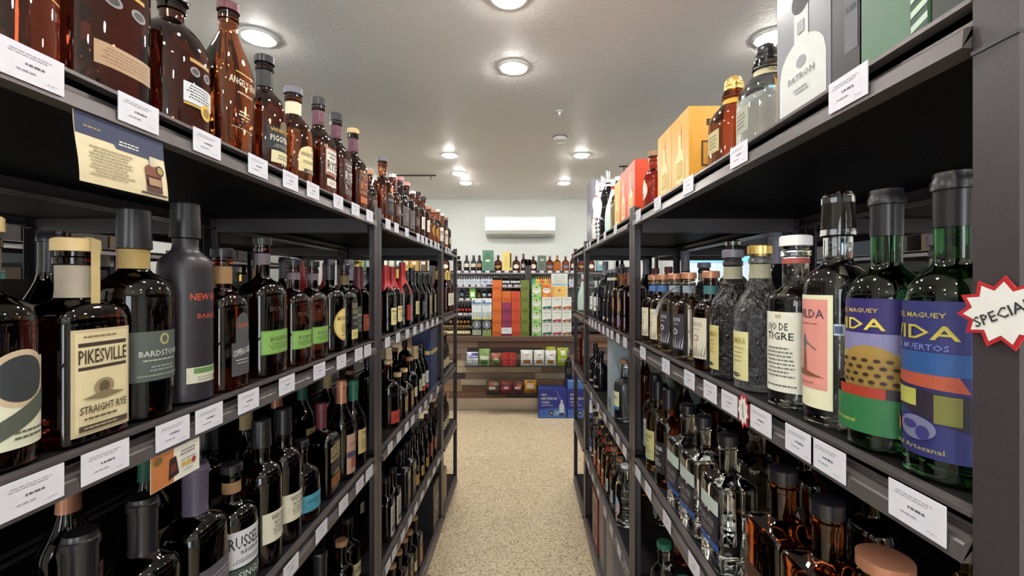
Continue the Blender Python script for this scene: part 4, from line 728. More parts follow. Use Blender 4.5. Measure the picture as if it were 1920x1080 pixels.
# striped wine cradles at the far rack are bottles lying at an angle on two shelves
S('stripe_jug', 'dark bottle with cream foot', 'round', 25, 3.2, gl='dark', cap=('cork', 'copper'), lab=[[('r', 0, 4, 5, 6, 'b5ab84')]], name='whiskey_bottle')
for lv in (2, 3):
    for i in range(6):
        y = 2.93 + i * .075
        put_bottle('stripe_jug', (XO[-1] - .07, y, LV[lv] + .0012), PI / 2, 'dark copper-topped bottle, %s of the row, left far rack %s' % (ORD[i + 1], SHN[lv]), 'copper-topped bottles on the left far rack')

# ------------------------------------------------------------------ cards hung under the left shelves
def card(name, label, s, y, z, wd, hg, els, tilt=0, curl=.0):
    mb = MB(); m = paper('cdbf9c' if 'navy' in label else 'd0ccc0', .45); N = 10
    sf = lambda u, zz, off: (u, -off - curl * (1 - math.cos(PI * min(1, max(0, -zz / hg)))) * .5 * hg + curl * .1 * hg, zz)
    vs = []
    for k in (-1, 1):
        for i in range(N + 1):
            zz = -hg * i / N
            for u in (-wd / 2, wd / 2):
                p = sf(u, zz, 0); vs.append((p[0], p[1] + k * .0003, p[2]))
    M = 2 * (N + 1); fs = []
    for i in range(N):
        a_ = 2 * i; fs += [(a_, a_ + 1, a_ + 3, a_ + 2), (M + a_, M + a_ + 2, M + a_ + 3, M + a_ + 1), (a_, a_ + 2, M + a_ + 2, M + a_), (a_ + 1, M + a_ + 1, M + a_ + 3, a_ + 3)]
    fs += [(0, M, M + 1, 1), (M - 2, M - 1, 2 * M - 1, 2 * M - 2)]
    mb.add(vs, fs, m); art(mb, els, sf, base=.0005, slice_w=1.2)
    o = mb.build(name); o.location = (XO[s] - s * .0055, y, z); o.rotation_euler = (0, tilt, -s * PI / 2)
    return tag(o, label, 'sign', 'cards hung from the left shelves')
def sub(els_fn): return els_fn
card('shelf_talker_card', 'cream card with navy header and bottle picture hanging from top shelf', -1, .572, LV[0] - .0445, .126, .083,
     [('r', 0, -1.3, 12.6, 2.6, '2c3252'), ('p', [(-1.8, -1.9), (-1.2, -3.1), (3.8, -3.1), (3.8, -1.9)], '2c3252'), ('l', .8, -2.2, 3.6, .8, 2, 'd8d4c4'), ('l', -4.2, -1.5, 2.2, .4, 1, 'a08c50'), ('l', -1.9, -5.4, 6.4, 3.8, 9, '9c8c6c'),
      ('r', 4.0, -6.0, 2.6, 3.2, '4a2416'), ('a', 4.0, -4.6, 2.6, 1.6, '6a3418'), ('r', 4.0, -3.4, .8, 1.2, 'b8b0a0'), ('e', 5.1, -4.4, 1.3, 1.5, '26242c'), ('e', 5.1, -4.4, .9, 1.0, 'a08840'), ('r', 4.0, -6.2, 2.0, 1.0, '9a7a60'), ('r', 3.8, -7.9, 4.2, .3, '3a3030')], curl=.10)
card('shelf_talker_card', 'small orange and white card under the left second shelf', -1, .660, LV[1] - .0445, .092, .050,
     [('r', -2.6, -2.5, 4.0, 4.9, 'a8683c'), ('e', -3.4, -.9, 1.6, 1.2, '6a5428'), ('p', [(-1.6, -4.4), (.4, -4.0), (-.2, -1.2), (-1.4, -1.4)], '2a1a1c'), ('p', [(-1.3, -3.6), (0, -3.4), (-.3, -2.2), (-1.2, -2.4)], '5a2a24'), ('l', 2.2, -1.2, 3.6, 1.0, 2, '6a6a70'), ('l', 2.2, -2.3, 3.2, .3, 1, '3a6a78'), ('e', 1.2, -3.0, .8, .8, 'b8963c'), ('e', 2.2, -3.0, .8, .8, 'b8963c'), ('e', 3.2, -3.0, .9, .9, '8a3a28'), ('l', 2.2, -4.0, 2.6, .3, 1, '3a6a78')])
# starburst signs
def star(name, label, loc, rot, rw, rh, n, txt, ts, trot):
    mb = MB(); pts = lambda k: [((rw if i % 2 else rw * .76) * k * math.cos(PI * i / n + .1), (rh if i % 2 else rh * .72) * k * math.sin(PI * i / n + .1)) for i in range(2 * n)]
    red = paper('a8242a', .45); wh = paper('d4d4d0', .45)
    P = pts(1)
    vs = [(0, 0, 0)] + [(x, 0, z) for x, z in P] + [(0, .0012, 0)] + [(x, .0012, z) for x, z in P]; m = len(P); fs = []
    for i in range(m):
        j = (i + 1) % m; fs += [(0, 1 + i, 1 + j), (m + 1, m + 2 + j, m + 2 + i), (1 + i, m + 2 + i, m + 2 + j, 1 + j)]
    mb.add(vs, fs, red)
    P = pts(.84); mb.add([(0, -.0003, 0)] + [(x, -.0003, z) for x, z in P], [(0, 1 + (i + 1) % m, 1 + i) for i in range(m)], wh)
    art(mb, [('t', 0, 0, ts, txt, '2c2a30', rw * 100 * 1.25, trot)], flat(0, -.0003, 0), base=.0002)
    o = mb.build(name); o.location = loc; o.rotation_euler = rot
    return tag(o, label, 'sign', 'starburst price signs')
star('starburst_sign', 'large white starburst with red edge on near right post', (XO[1] - .0035, .354, 1.527), (0, 0, -PI / 2), .038, .030, 11, 'SPECIAL', .85, .42)
star('starburst_sign', 'small white starburst with red edge beside a shelf tag', (XO[1] - .0118, .757, LV[1] - .018), (0, 0, -PI / 2), .021, .031, 9, 'SPECIAL', .5, PI / 2 + .1)
# curled paper streamer hung round the neck of one bottle
mb = MB(); N = 16; vs = []
for i in range(N + 1):
    t = i / N; ang = PI * .5 * t
    x = XO[1] + .012; y = 1.33 - .20 * math.sin(ang) * 1.0; z = 1.475 + .062 * (1 - math.cos(ang)) * 0 + .065 * math.sin(ang * .9)
    y = 1.36 - .26 * (1 - math.cos(ang)); z = 1.45 + .105 * math.sin(ang)
    for k in (0, .011): vs.append((x + k + .03 * t, y, z + k * .3))
fs = [(2 * i, 2 * i + 1, 2 * i + 3, 2 * i + 2) for i in range(N)]
mb.add(vs, fs, paper('d8d8d4', .3)); o = mb.build('paper_streamer'); md = o.modifiers.new('s', 'SOLIDIFY'); md.thickness = .0006
tag(o, 'curled strip of clear-white paper arching in front of agave-label bottles', 'paper strip')

# ------------------------------------------------------------------ the back counter clad in reclaimed wood
woods = []
for i, h in enumerate(['5a4238', '6e5040', '4a3832', '84705c', '3a2c2a', '7a6a60', 'a89a86', '5c4c48', '694a38', '8c6c50']):
    m = pm('reclaimed_wood_%d' % i, h, .6); nt, n, l, b = nodes(m)
    tc = n.new('ShaderNodeTexCoord'); mp = n.new('ShaderNodeMapping'); mp.inputs['Scale'].default_value = (3, 3, 60)
    mp.inputs['Location'].default_value = (i * 1.7, 0, i)
    nz = n.new('ShaderNodeTexNoise'); nz.inputs['Scale'].default_value = 2; nz.inputs['Detail'].default_value = 6
    mr = n.new('ShaderNodeMapRange'); mr.inputs['To Min'].default_value = .45; mr.inputs['To Max'].default_value = 1.5
    mx = n.new('ShaderNodeVectorMath'); mx.operation = 'SCALE'; mx.inputs[0].default_value = lin(h)[:3]
    l.new(tc.outputs['Object'], mp.inputs[0]); l.new(mp.outputs[0], nz.inputs['Vector']); l.new(nz.outputs['Fac'], mr.inputs['Value']); l.new(mr.outputs[0], mx.inputs['Scale']); l.new(mx.outputs[0], b.inputs['Base Color'])
    woods.append(m)
root = empty('wood_clad_counter', (0, CY, 0)); tag(root, 'long counter clad in mixed reclaimed wood planks along the back wall', 'counter')
CT = .91
mb = MB(); mb.box(-3.1, 1.75, .06, .60, .004, CT - .05, CAPM['black']); mb.build('carcass', root)
mb = MB(); r = random.Random(3); zrow = .165; rh = .0765
for k in range(9):
    x = -3.1 - r.random() * .5
    while x < 1.75:
        L = r.choice([.14, .35, .5, .7, .9]); m = r.choice(woods) if r.random() > .15 else woods[6]
        d = r.uniform(0, .006)
        mb.box(max(-3.1, x), min(1.75, x + L - .002), .04 - d, .062, zrow + k * rh, zrow + (k + 1) * rh - .003, m); x += L
mb.build('plank_cladding', root)
mb = MB(); mb.box(-3.1, 1.75, .055, .30, 0.002, .155, pm('brushed_metal_kick', (.42, .37, .32), .28, .85)); mb.build('kick_plate', root)
mb = MB(); mb.box(-3.1, 1.75, 0, .60, CT - .055, CT, woods[0])
mb.build('counter_top', root, bevel=.004)

# ------------------------------------------------------------------ black racks standing on the back counter
BL = [1.722, 1.545, 1.372, 1.185, 1.03]; BY = 5.64
def back_rack(label, x0, x1):
    r_ = rack('wall_shelving_rack', label, 1, 0, 0, x1 - x0, [b - CT for b in BL], 1.79 - CT, 'racks along the back wall', dep=.31)
    r_.rotation_euler[2] = -PI / 2; r_.location = (x0, BY, CT + .001)
    # local +x -> world -y : turn so that the open front faces the aisle
    r_.rotation_euler[2] = PI / 2; r_.location = (x1, BY, CT + .001)
back_rack('black rack on the counter, left of the dividing post', -1.17, .045); back_rack('black rack on the counter, right of the dividing post', .05, 1.265)
back_rack('black rack at the left end of the back counter', -2.39, -1.175);
def bx(p, d=BY + .06): return (p - 983) * d / F
def B(key, p, lvl, d=BY + .06, n=[0]):
    n[0] += 1
    z = BL[lvl] + .0012
    return key, (bx(p, d), d, z)
S('w_black', 'black round bottle with slanted handle stopper', 'round', 20, 3.6, gl='gloss', rn=.014, cap=('tallcap', 'black'), lab=[[('r', 0, 7, 7, 4.6, 'c8c0b0')]], name='whiskey_bottle')
S('w_blackg', 'black round bottle with copper label', 'round', 20, 3.6, gl='gloss', rn=.014, cap=('tallcap', 'black'), lab=[[('r', 0, 7, 7, 4.6, 'a07850')]], name='whiskey_bottle')
S('w_jar', 'dark jar with cream wrap', 'block', 19, 5.0, gl='dark', rn=.03, cap=('cork', 'black'), lab=[[('r', 0, 11, 9, 7, 'c0b590')]], name='whiskey_bottle')
S('w_bell', 'amber round-shouldered bottle with cream label', 'round', 20, 4.9, gl='whiskey', rn=.014, cap=('cork', 'silver'), lab=[[('e', 0, 5.5, 7.4, 5.5, 'd8d0c0')]], name='whiskey_bottle')
S('w_gold', 'amber round-shouldered bottle with gold label', 'round', 20, 4.9, gl='whiskey', rn=.014, cap=('cork', 'black'), lab=[[('r', 0, 5.5, 8, 2.2, 'a08850'), ('e', 0, 4.5, 3, 4, 'a08850')]], name='whiskey_bottle')
S('w_slim', 'slim dark amber bottle with pale label', 'slope', 22, 3.6, gl='whiskey', rn=.013, cap=('capsule', 'maroon', 16), lab=[[('r', 0, 6.5, 5, 5, 'c0b0a8')]], name='whiskey_bottle')
S('w_orange', 'bright orange round bottle with brown label', 'round', 20, 4.9, gl='orange', rn=.014, cap=('cork', 'wood'), lab=[[('r', 0, 5.5, 8, 2.2, 'a05028'), ('e', 0, 4.5, 3, 4, 'a05028')]], name='whiskey_bottle')
S('w_blue', 'orange bottle with slate-blue label', 'round', 20, 4.9, gl='amber', rn=.014, cap=('cork', 'silver'), lab=[[('r', 0, 5.5, 8, 2.6, '6a7a98'), ('e', 0, 4.5, 4, 4, '6a7a98')]], name='whiskey_bottle')
for i, (p, k) in enumerate([(858, 'w_jar'), (875, 'w_black'), (888, 'w_black'), (899, 'w_blackg'), (934, 'w_gold'), (968, 'w_bell'), (981.5, 'w_slim'), (1000, 'w_bell'), (1031, 'w_blue'), (1045, 'w_orange'), (1060.5, 'w_blue'), (1074, 'w_slim'), (1090, 'w_gold'), (1108, 'w_bell'), (836, 'w_bell')]):
    put_bottle(k, (bx(p), BY + .065, BL[0] + .0012), 0, '%s on back wall, %s' % (SPEC[k]['desc'], 'at image column order %s' % ORD[i + 1] if False else ['far left by the rack', 'first left of the green box', 'middle of the three black ones', 'just left of the green box', 'between green and yellow boxes', 'right of the yellow box', 'left of the dividing post', 'right of the dividing post', 'right of the grey-green box', 'under the air conditioner right edge', 'second from right end', 'right end by the rack', 'behind the right rack', 'behind right rack, second', 'behind the left far rack'][i]), 'bottles on the back wall top shelf')
bt = [(905, 925, 5.0, .262, '4f7a64', 'sage green box with oval window', [('e', 0, 17, 8, 12, '3f6a56'), ('e', 0, 13, 6.5, 3, 'c8d0b8'), ('l', 0, 6, 7, 3, 2, '2f5040')]), (942, 959.5, 5, .24, 'd5c070', 'yellow box with black side lettering', [('r', 4.6, 13, 2, 18, '3a3420'), ('l', -1, 12, 5, 12, 6, 'b0a050')]), (1008, 1024, 5, .195, '5a665a', 'grey-green box with white emblem', [('e', 0, 14, 5, 2.4, 'b8c0b0'), ('l', 0, 6, 6, 4, 3, '3a443a')])]
for p0, p1, _, h, col, d, fr in bt:
    carton('display_box', d + ' on the back wall top shelf', 'box', 'boxes on the back wall top shelf', ((bx(p0) + bx(p1)) / 2, BY + .075, BL[0] + .0012), 0, bx(p1) - bx(p0), .10, h, col, fr)
# things seen through the gaps under the side racks' top shelves
gp = [(690, 712, '8aa0a0'), (716, 728, 'd0d4cc'), (731, 741, 'b8bcb0'), (744, 754, '5f9aa0'), (757, 768, 'c09a50'), (769, 786, 'b08a40'), (790, 800, '6a4a30'), (640, 660, 'c8c8b0'), (610, 632, 'a8b490'), (1119, 1133, '7ab0b8'), (665, 684, '90a878'), (560, 590, 'b0a070')]
for i, (p0, p1, col) in enumerate(gp):
    if not -2.35 < bx(p0) < 1.1: continue
    carton('display_box', '%s display box on the wall rack seen through the %s rack gap, %s' % (['pale teal', 'white', 'cream', 'teal', 'gold', 'mustard', 'brown', 'ivory', 'sage', 'light blue', 'leaf green', 'tan'][i], 'left' if p0 < 983 else 'right', ['wide', 'narrow', 'small', 'narrow', 'slim', 'wide', 'small', 'wide', 'wide', 'oval print', 'medium', 'broad'][i]), 'box', 'boxes on the back wall top shelf', ((bx(p0) + bx(p1)) / 2, BY + .075, BL[0] + .0012), 0, abs(bx(p1) - bx(p0)) - .004, .10, .17 + .03 * (i % 3), col, [('r', 0, 10, 5, 4, 'd8d0c0'), ('l', 0, 5, 5, 3, 3, '5a5048')])
# miniatures on the second shelf
def mini(k, gl, cap, lab, d): S(k, d, 'bourbon', 10.5, 1.75, gl=gl, rn=.006, cap=('screw', cap), lab=[[('r', 0, 3.4, 3, 3, lab)]], name='miniature_bottle')
mini('m_clear', 'frost', 'white', 'b8c0cc', 'clear miniature bottle'); mini('m_dark', 'dark', 'white', 'd0d0d0', 'black and white miniature bottle'); mini('m_red', 'red', 'silver', 'd8d8d8', 'red and white miniature bottle')
mini('m_green', 'pgreen', 'green', '6ab080', 'green miniature bottle'); mini('m_yell', 'pyellow', 'yellow', 'd0b050', 'yellow miniature bottle'); mini('m_orange', 'porange', 'orange', 'c87048', 'orange miniature bottle'); mini('m_blue', 'frost', 'blue', '8a9ac8', 'blue-labelled miniature bottle')
seq = [(857 + i * 4.6, 'm_clear') for i in range(10)] + [(904 + i * 4.4, 'm_blue' if i % 3 else 'm_clear') for i in range(5)] + [(927 + i * 4.6, 'm_red') for i in range(3)] + [(944 + i * 4.5, 'm_dark') for i in range(3)] + [(959.5 + i * 4.6, 'm_dark') for i in range(4)] + [(979, 'm_dark')] + \
      [(998, 'm_green'), (1002, 'm_green'), (1006, 'm_yell'), (1010, 'm_yell'), (1014.5, 'm_orange'), (1018.5, 'm_orange'), (1022.5, 'm_yell'), (1026.5, 'm_yell'), (1030.5, 'm_orange'), (1069, 'm_clear'), (1074, 'm_clear')]
for i, (p, k) in enumerate(seq):
    u = i + 1; tens = ['', 'twenty-', 'thirty-'][u // 20 if u > 20 else 0] if u < 40 else 'thirty-'
    o_ = ORD[u] if u <= 20 else (('twenty-' if u < 30 else 'thirty-') + ORD[u % 10] if u % 10 else 'thirtieth')
    put_bottle(k, (bx(p), BY + .05, BL[1] + .0012), 0, '%s on back wall second shelf, %s from left' % (SPEC[k]['desc'], o_), 'miniature bottles on the back wall second shelf')
def small(k, gl, cap, lab, d, H=13, a=3.0, shp='round'): S(k, d, shp, H, a, gl=gl, rn=.009, cap=('cork', cap), lab=[[('r', 0, H * .35, a * 1.5, H * .3, lab)]], name='liquor_bottle')
small('s_slate', 'gloss', 'grey', '5a6a88', 'slate-blue round bottle'); small('s_slim', 'gloss', 'silver', '8a8a90', 'slim black and silver bottle', 15, 2.2, 'cone'); small('s_pear', 'gold', 'green', 'd8c860', 'yellow pear-shaped bottle', 12, 3.2, 'cone'); small('s_pale', 'clear', 'white', '8ab0c8', 'pale blue bottle', 12, 3.2); small('s_red', 'dark', 'black', 'c0a0a0', 'dark bottle with pink label', 12, 2.8)
for p, k, d in [(867, 's_slate', 'left of the slim one'), (877, 's_slim', 'left of the green box'), (899, 's_pear', 'right of the green box'), (908.5, 's_pale', 'right of the pear-shaped one'), (918.5, 's_red', 'left of the orange carton stack'), (946, 's_pale', 'above the orange carton'), (962, 's_slim', 'above the coral carton'), (974, 's_slate', 'beside the olive cartons')]:
    put_bottle(k, (bx(p), BY + .05, BL[2] + .0012), 0, SPEC[k]['desc'] + ' on back wall, ' + d, 'bottles on the back wall third shelf')
carton('display_box', 'lime green and white box on the back wall third shelf', 'box', 'boxes on the back wall top shelf', (bx(886.5), BY + .06, BL[2] + .0012), 0, .075, .07, .125, '7ab848', [('r', 0, 5, 5, 6, 'd8e8c8')])
small('k_red', 'dark', 'maroon', 'a8302c', 'small dark bottle with red label', 11, 2.2); small('k_tan', 'amber', 'copper', 'b08050', 'small copper-brown bottle', 11, 2.2); small('k_yel', 'gold', 'yellow', 'd8cfa0', 'small yellow bottle with cream label', 12, 2.4)
for lv, k, ps, yo in ((3, 'k_red', [862, 868.5, 875, 881.5], .05), (4, 'k_tan', [846, 852.5, 859, 865.5, 872, 878.5], .05)):
    for i, p in enumerate(ps): put_bottle(k, (bx(p), BY + yo, BL[lv] + .0012), 0, '%s, %s from left on the back wall rack %s' % (SPEC[k]['desc'], ORD[i + 1], SHN[lv]), 'small bottles on the lower back wall shelves')
for i in range(10):
    y_ = CY + .16; put_bottle('k_yel', (bx(833 + i * 5.2, y_), y_, CT + .0012), 0, 'small yellow bottle with cream label on the counter, %s from left' % ORD[i + 1], 'small bottles on the lower back wall shelves')
for lv, ps in ((0, [860, 874, 887, 898, 914, 935, 950, 966, 980, 1000, 1016, 1031, 1046, 1062, 1074]), (1, [863, 874, 887, 898, 908, 946, 956, 968, 977, 1003, 1020, 1071]), (2, [865, 877, 888, 899, 912]), (3, [863, 873, 883])):
    for i, p in enumerate(ps):
        xx = bx(p, BY)
        if abs(xx - .0475) < .05: xx = -.005 if xx < .0475 else .10
        price_tag(0, lv, 0, .052, xx, BL[lv], 0, 'white price tag on the back wall rack %s, %s from left' % (SHN[lv], ORD[i + 1])).location[1] = BY - .0062
# cartons on the counter
def cx_(p, d=CY + .1): return (p - 983) * d / F
SD = CY + .10
def stack(ps, cols, h, z0=CT, arts=None, dd=.12, name='drink_carton', desc='', grp='drink cartons stacked on the counter'):
    x0, x1 = cx_(ps[0]), cx_(ps[1]); n = len(cols)
    for i, c in enumerate(cols):
        pos = 'bottom' if i == 0 else 'top' if i == n - 1 else ORD[i + 1] + ' from bottom'
        if n == 1: pos = 'single'
        nm, col, fr = c
        carton(name, '%s carton, %s of the %s' % (nm, pos, desc), 'box', grp, ((x0 + x1) / 2, SD + dd / 2, z0 + i * h + .0006), random.uniform(-.01, .01), x1 - x0 - .002, dd, h - .0008, col, fr)
def bev(c2, c3): return [('r', 0, 3.6, 11.0, 5.4, c2), ('t', 0, 3.4, 2.6, 'SPARK', c3, 7.2), ('l', 0, 11.6, 6, .7, 1, c3)]
OR = ('orange', 'c8682a', bev('c05a22', 'a04418')); PU = ('magenta-purple', '8a3058', bev('7a284c', '5a1c38')); CO = ('coral red', 'c04a2c', bev('b84426', '943018')); OL = ('olive green', '6c7a34', bev('62702e', '465222'))
stack((923, 940.5), [OR] * 5, .1385, arts=None, desc='tall orange stack')
stack((941.2, 958.4), [PU, PU, PU, OR], .1385, desc='purple stack with orange top'); stack((959, 976), [CO] * 4, .1385, desc='coral stack'); stack((976.6, 992), [OL] * 5, .1385, desc='olive stack')
def hat(bg, acc): return [('e', 0, 8.2, 9.4, 7.0, 'd8dcd0'), ('e', 0, 12.0, 2.0, 2.2, '7a3a20'), ('t', 0, 9.4, 1.3, 'MALIBU', '3a4a6a', 6), ('p', [(-5, 0.5), (-2, 3.5), (1, .5)], acc), ('p', [(2, 16), (5.6, 16), (5.6, 12)], acc)]
stack((997, 1015.3), [('green and white', '9ac080', hat('', '4f9a3c'))] * 4, .160, desc='green-white stack')
def carpic(c): return [('t', 0, 13.2, 1.1, 'SURFSIDE', '3a4440', 8), ('l', 0, 12, 8, .4, 1, '6a706c'), ('e', 0, 9.2, 1.6, .9, 'b0a090'), ('p', [(-5.4, 2.0), (-4.8, 3.8), (0, 4.6), (5.8, 5.2), (5.8, 2.0)], c), ('e', -2.8, 2.1, 1.9, 1.9, '2a2a2c'), ('e', 3.6, 2.1, 1.9, 1.9, '2a2a2c'), ('r', 0, .7, 11, .8, '8a8478')]
TE = ('white carton with teal car,', 'd4d8d2', carpic('2f6a60')); RD = ('white carton with red car,', 'd4d8d2', carpic('b03a34')); BR = ('white carton with brown car,', 'd4d8d2', carpic('a0603a')); OC = ('white carton with orange car,', 'd4d8d2', carpic('b8582c'))
def fixn(t): return (t[0].replace(' carton', '').replace(',', '').replace('white', 'white').strip(), t[1], t[2])
TE, RD, BR, OC = [fixn(t) for t in (TE, RD, BR, OC)]
stack((1016, 1034), [TE] * 3 + [('orange and white', 'd0702c', hat('', 'e0a040'))], .160, desc='stack right of green ones')
stack((1034.6, 1052.8), [RD, RD, BR], .160, desc='stack under the BUY ONE sign'); stack((1053.4, 1071.6), [BR, BR, OC], .160, desc='rightmost white stack')
hw = [('r', 0, 20, 11, 3, '6a8ab0'), ('e', -3.5, 22, 3, 4, '3f5f9a'), ('t', 0, 17.2, 1.5, 'NUTRL', '8a8a50', 7), ('l', 0, 13, 8, 1.4, 2, '8ab0c8'), *[('r', -4 + i * 2.0, 6, 1.5, 7.0, ['7aa8c8', 'c8b860'][i % 2]) for i in range(5)], ('r', 0, .9, 11.6, 1.6, 'b0a840')]
lw = [('e', 0, 14, 9.6, 9.6, '8a909a'), ('e', 0, 14, 7.0, 7.0, '2a2e36'), ('e', 0, 14, 4.6, 5.6, 'a8acb4'), *[('r', -4.4 + i * 2.2, 4.4, 1.4, 6.4, 'c8c8b0') for i in range(5)]]
lw2 = lw[:3] + [('r', -4.4 + i * 2.2, 4.4, 1.4, 6.4, '9ab070') for i in range(5)] + [('r', 0, .8, 11.6, 1.4, '6a9a40')]
stack((884.5, 903), [('black with round emblem', '23252a', lw)], .202, desc='left pair'); stack((903.6, 921.8), [('black and green with round emblem', '262a28', lw2)], .202, desc='left pair')
stack((884.5, 903), [('white and blue striped, left,', 'd0d8d8', hw)], .262, z0=CT + .202, desc='upper pair'); stack((903.6, 921.8), [('white and blue striped, right,', 'd0d8d8', hw)], .262, z0=CT + .202, desc='upper pair')
carton('counter_card', 'small white notice card leaning on the purple cartons', 'sign', None or 'notices', (cx_(950), SD - .012, CT + .03), 0, .125, .004, .075, 'd8dce0', [('l', 0, 4.6, 9, 2.6, 3, '7a9ab8')])
carton('promotion_sign', 'cream BUY ONE GET ONE FREE sign standing on white cartons', 'sign', 'notices', (cx_(1049.5), SD + .05, CT + .4815), 0, .205, .005, .29, 'cfd3c6',
       [('r', 0, 22, 19, 12, 'c6cdc8'), ('t', 0, 26.0, 1.9, 'BUY ONE', '8a9a9a', 13), ('t', 0, 23.0, 1.9, 'GET ONE', 'a0a078', 13), ('t', 0, 19.6, 2.2, 'FREE', 'c8a050', 11), ('r', 0, 15.6, 18, 3.0, '9ab8c8'), ('l', 0, 15.6, 15, 1.8, 2, '5a88a8'), ('r', 0, 6.8, 19, 13.0, 'd8b060'), ('e', 0, 8.2, 4, 4, 'b07850'), ('l', 0, 3.2, 12, 1, 1, 'a88040')])
# ------------------------------------------------------------------ wire snack racks on the counter front
wire = pm('black_wire', (.015, .014, .015), .4)
def wire_rack(label, x0, x1, z, h, dep=.13):
    root = empty('wire_snack_rack', ((x0 + x1) / 2, CY, z)); tag(root, label, 'wire rack', 'wire racks on the counter front')
    L = (x1 - x0) / 2; mb = MB()
    mb.box(-L, L, -dep, .03, -.006, 0, wire); mb.build('tray', root)
    mb = MB()
    for zz in (h * .5, h): mb.tube([(-L, .03, zz), (-L, -dep, zz), (L, -dep, zz), (L, .03, zz)], .0018, wire, 6)
    n = int((x1 - x0) / .05)
    for i in range(n + 1):
        xx = -L + 2 * L * i / n; mb.tube([(xx, -dep, 0), (xx, -dep, h)], .0012, wire, 5)
    mb.build('wire_rail', root)
def wx(p, d=CY - .05): return (p - 983) * d / F
W1 = .575; W2 = .245
wire_rack('upper black wire rack of snack bags on the counter front', wx(872), wx(1066), W1, .07); wire_rack('lower black wire rack of snack bags on the counter front', wx(912), wx(1010), W2, .05)
def bag(label, p0, p1, z, h, cols, d=.045, y=CY - .06):
    """pillow-shaped snack bag with crimped ends"""
    x0, x1 = wx(p0), wx(p1); w_ = x1 - x0; NX, NZ = 10, 14; mb = MB(); rr = random.Random(int(p0))
    def P(i, j, sg):
        u = i / NX; v = j / NZ; t = (math.sin(PI * u) ** .5) * (math.sin(PI * min(1, max(0, (v - .06) / .88))) ** .6)
        return ((u - .5) * w_ * (1 - .06 * math.sin(PI * v)), sg * (d / 2 * t + .0008) + .004 * math.sin(7 * u + 9 * v + p0), v * h)
    for sg in (-1, 1):
        base = len(mb.v); vs = [P(i, j, sg) for j in range(NZ + 1) for i in range(NX + 1)]
        groups = {}
        for j in range(NZ):
            for i in range(NX):
                c = cols['bg']
                for (u0, u1, v0, v1, cc) in cols.get('spots', ()):
                    if u0 <= (i + .5) / NX <= u1 and v0 <= (j + .5) / NZ <= v1 and sg < 0: c = cc
                a_ = j * (NX + 1) + i; f = (a_, a_ + 1, a_ + NX + 2, a_ + NX + 1)
                groups.setdefault(c, []).append(f if sg < 0 else f[::-1])
        o = len(mb.v); mb.v += vs
        for c, fs in groups.items():
            k = mb.mi(paper(c, .25))
            for f in fs: mb.f.append([q + o for q in f]); mb.m.append(k); mb.sm.append(True)
    edge = [(0, j) for j in range(NZ + 1)]
    M = (NX + 1) * (NZ + 1); k = mb.mi(paper(cols['bg'], .25))
    loop = [j * (NX + 1) for j in range(NZ + 1)] + [NZ * (NX + 1) + i for i in range(1, NX + 1)] + [j * (NX + 1) + NX for j in range(NZ - 1, -1, -1)] + [i for i in range(NX - 1, 0, -1)]
    for a_, b_ in zip(loop, loop[1:] + loop[:1]): mb.f.append([a_, b_, b_ + M, a_ + M]); mb.m.append(k); mb.sm.append(False)
    o = mb.build('snack_bag'); o.location = ((x0 + x1) / 2, y, z + .002); o.rotation_euler = (-.08, 0, 0)
    return tag(o, label, 'snack bag', 'snack bags in the wire racks')
WB = {'bg': 'd0d4d0', 'spots': [(.4, .7, .62, .72, 'b04038'), (.25, .8, .12, .36, 'a87830'), (.35, .65, .18, .28, '8a5a20')]}
bag('white snack bag with brown picture, left of the three white bags', 976, 999, W1, .185, WB); bag('white snack bag with brown picture, middle of the three', 1000.5, 1021, W1, .185, WB, y=CY - .065)
bag('white snack bag with brown picture, right of the three', 1022, 1043, W1, .18, WB, y=CY - .06); bag('lime green snack bag at the right end of the upper rack', 1045, 1066, W1, .21, {'bg': '9ab030', 'spots': [(.3, .7, .6, .85, 'd8dcc0'), (.35, .6, .85, .92, 'b03830'), (.3, .7, .25, .45, 'b8c8a0')]})
bag('yellow-green bag behind the white snack bags', 1024, 1042, W1 + .001, .215, {'bg': 'a8a838'}, y=CY + .0, d=.03)
bag('blue and white striped snack packet at the left end of upper rack', 875, 897, W1, .16, {'bg': 'c8ccd8', 'spots': [(.2, 1, .55, .62, '3a3f80'), (.3, 1, .68, .75, '3a3f80'), (.4, 1, .8, .9, '3a3f80')]})
bag('green and white snack packet beside the blue striped one', 898, 919, W1, .20, {'bg': '7a9a58', 'spots': [(.1, .9, .35, .6, 'd0d4c8'), (.2, .8, .05, .3, '3f6a3a')]})
bag('dull red and green snack packet left of the red boxes', 921, 940, W1, .15, {'bg': '9a5a48', 'spots': [(.1, .9, .1, .5, '5a7a4a'), (.2, .7, .4, .6, 'c0b8a8')]})
for i, (p, zz) in enumerate([(941.5, 0), (954.5, 0), (941.5, .077), (954.5, .077)]):
    carton('cracker_box', 'small red snack box, %s of the block of four' % ['lower left', 'lower right', 'upper left', 'upper right'][i], 'box', 'red snack boxes', (wx(p + 6.3), CY - .06, W1 + zz + .001), 0, .078, .06, .0755, 'a82c28', [('e', 0, 4.4, 4.6, 3.4, 'c85040'), ('e', .4, 4.4, 2.4, 2, '5a2420'), ('r', 0, 1.5, 6, 1.2, 'c04438')])
bag('brown and black snack bag at the left of the lower rack', 912, 937, W2, .15, {'bg': '5a4434', 'spots': [(.2, .6, .6, .85, 'a0603c'), (.2, .7, .3, .5, 'c0c0c0'), (.6, .9, .65, .8, '9a9a98')]})
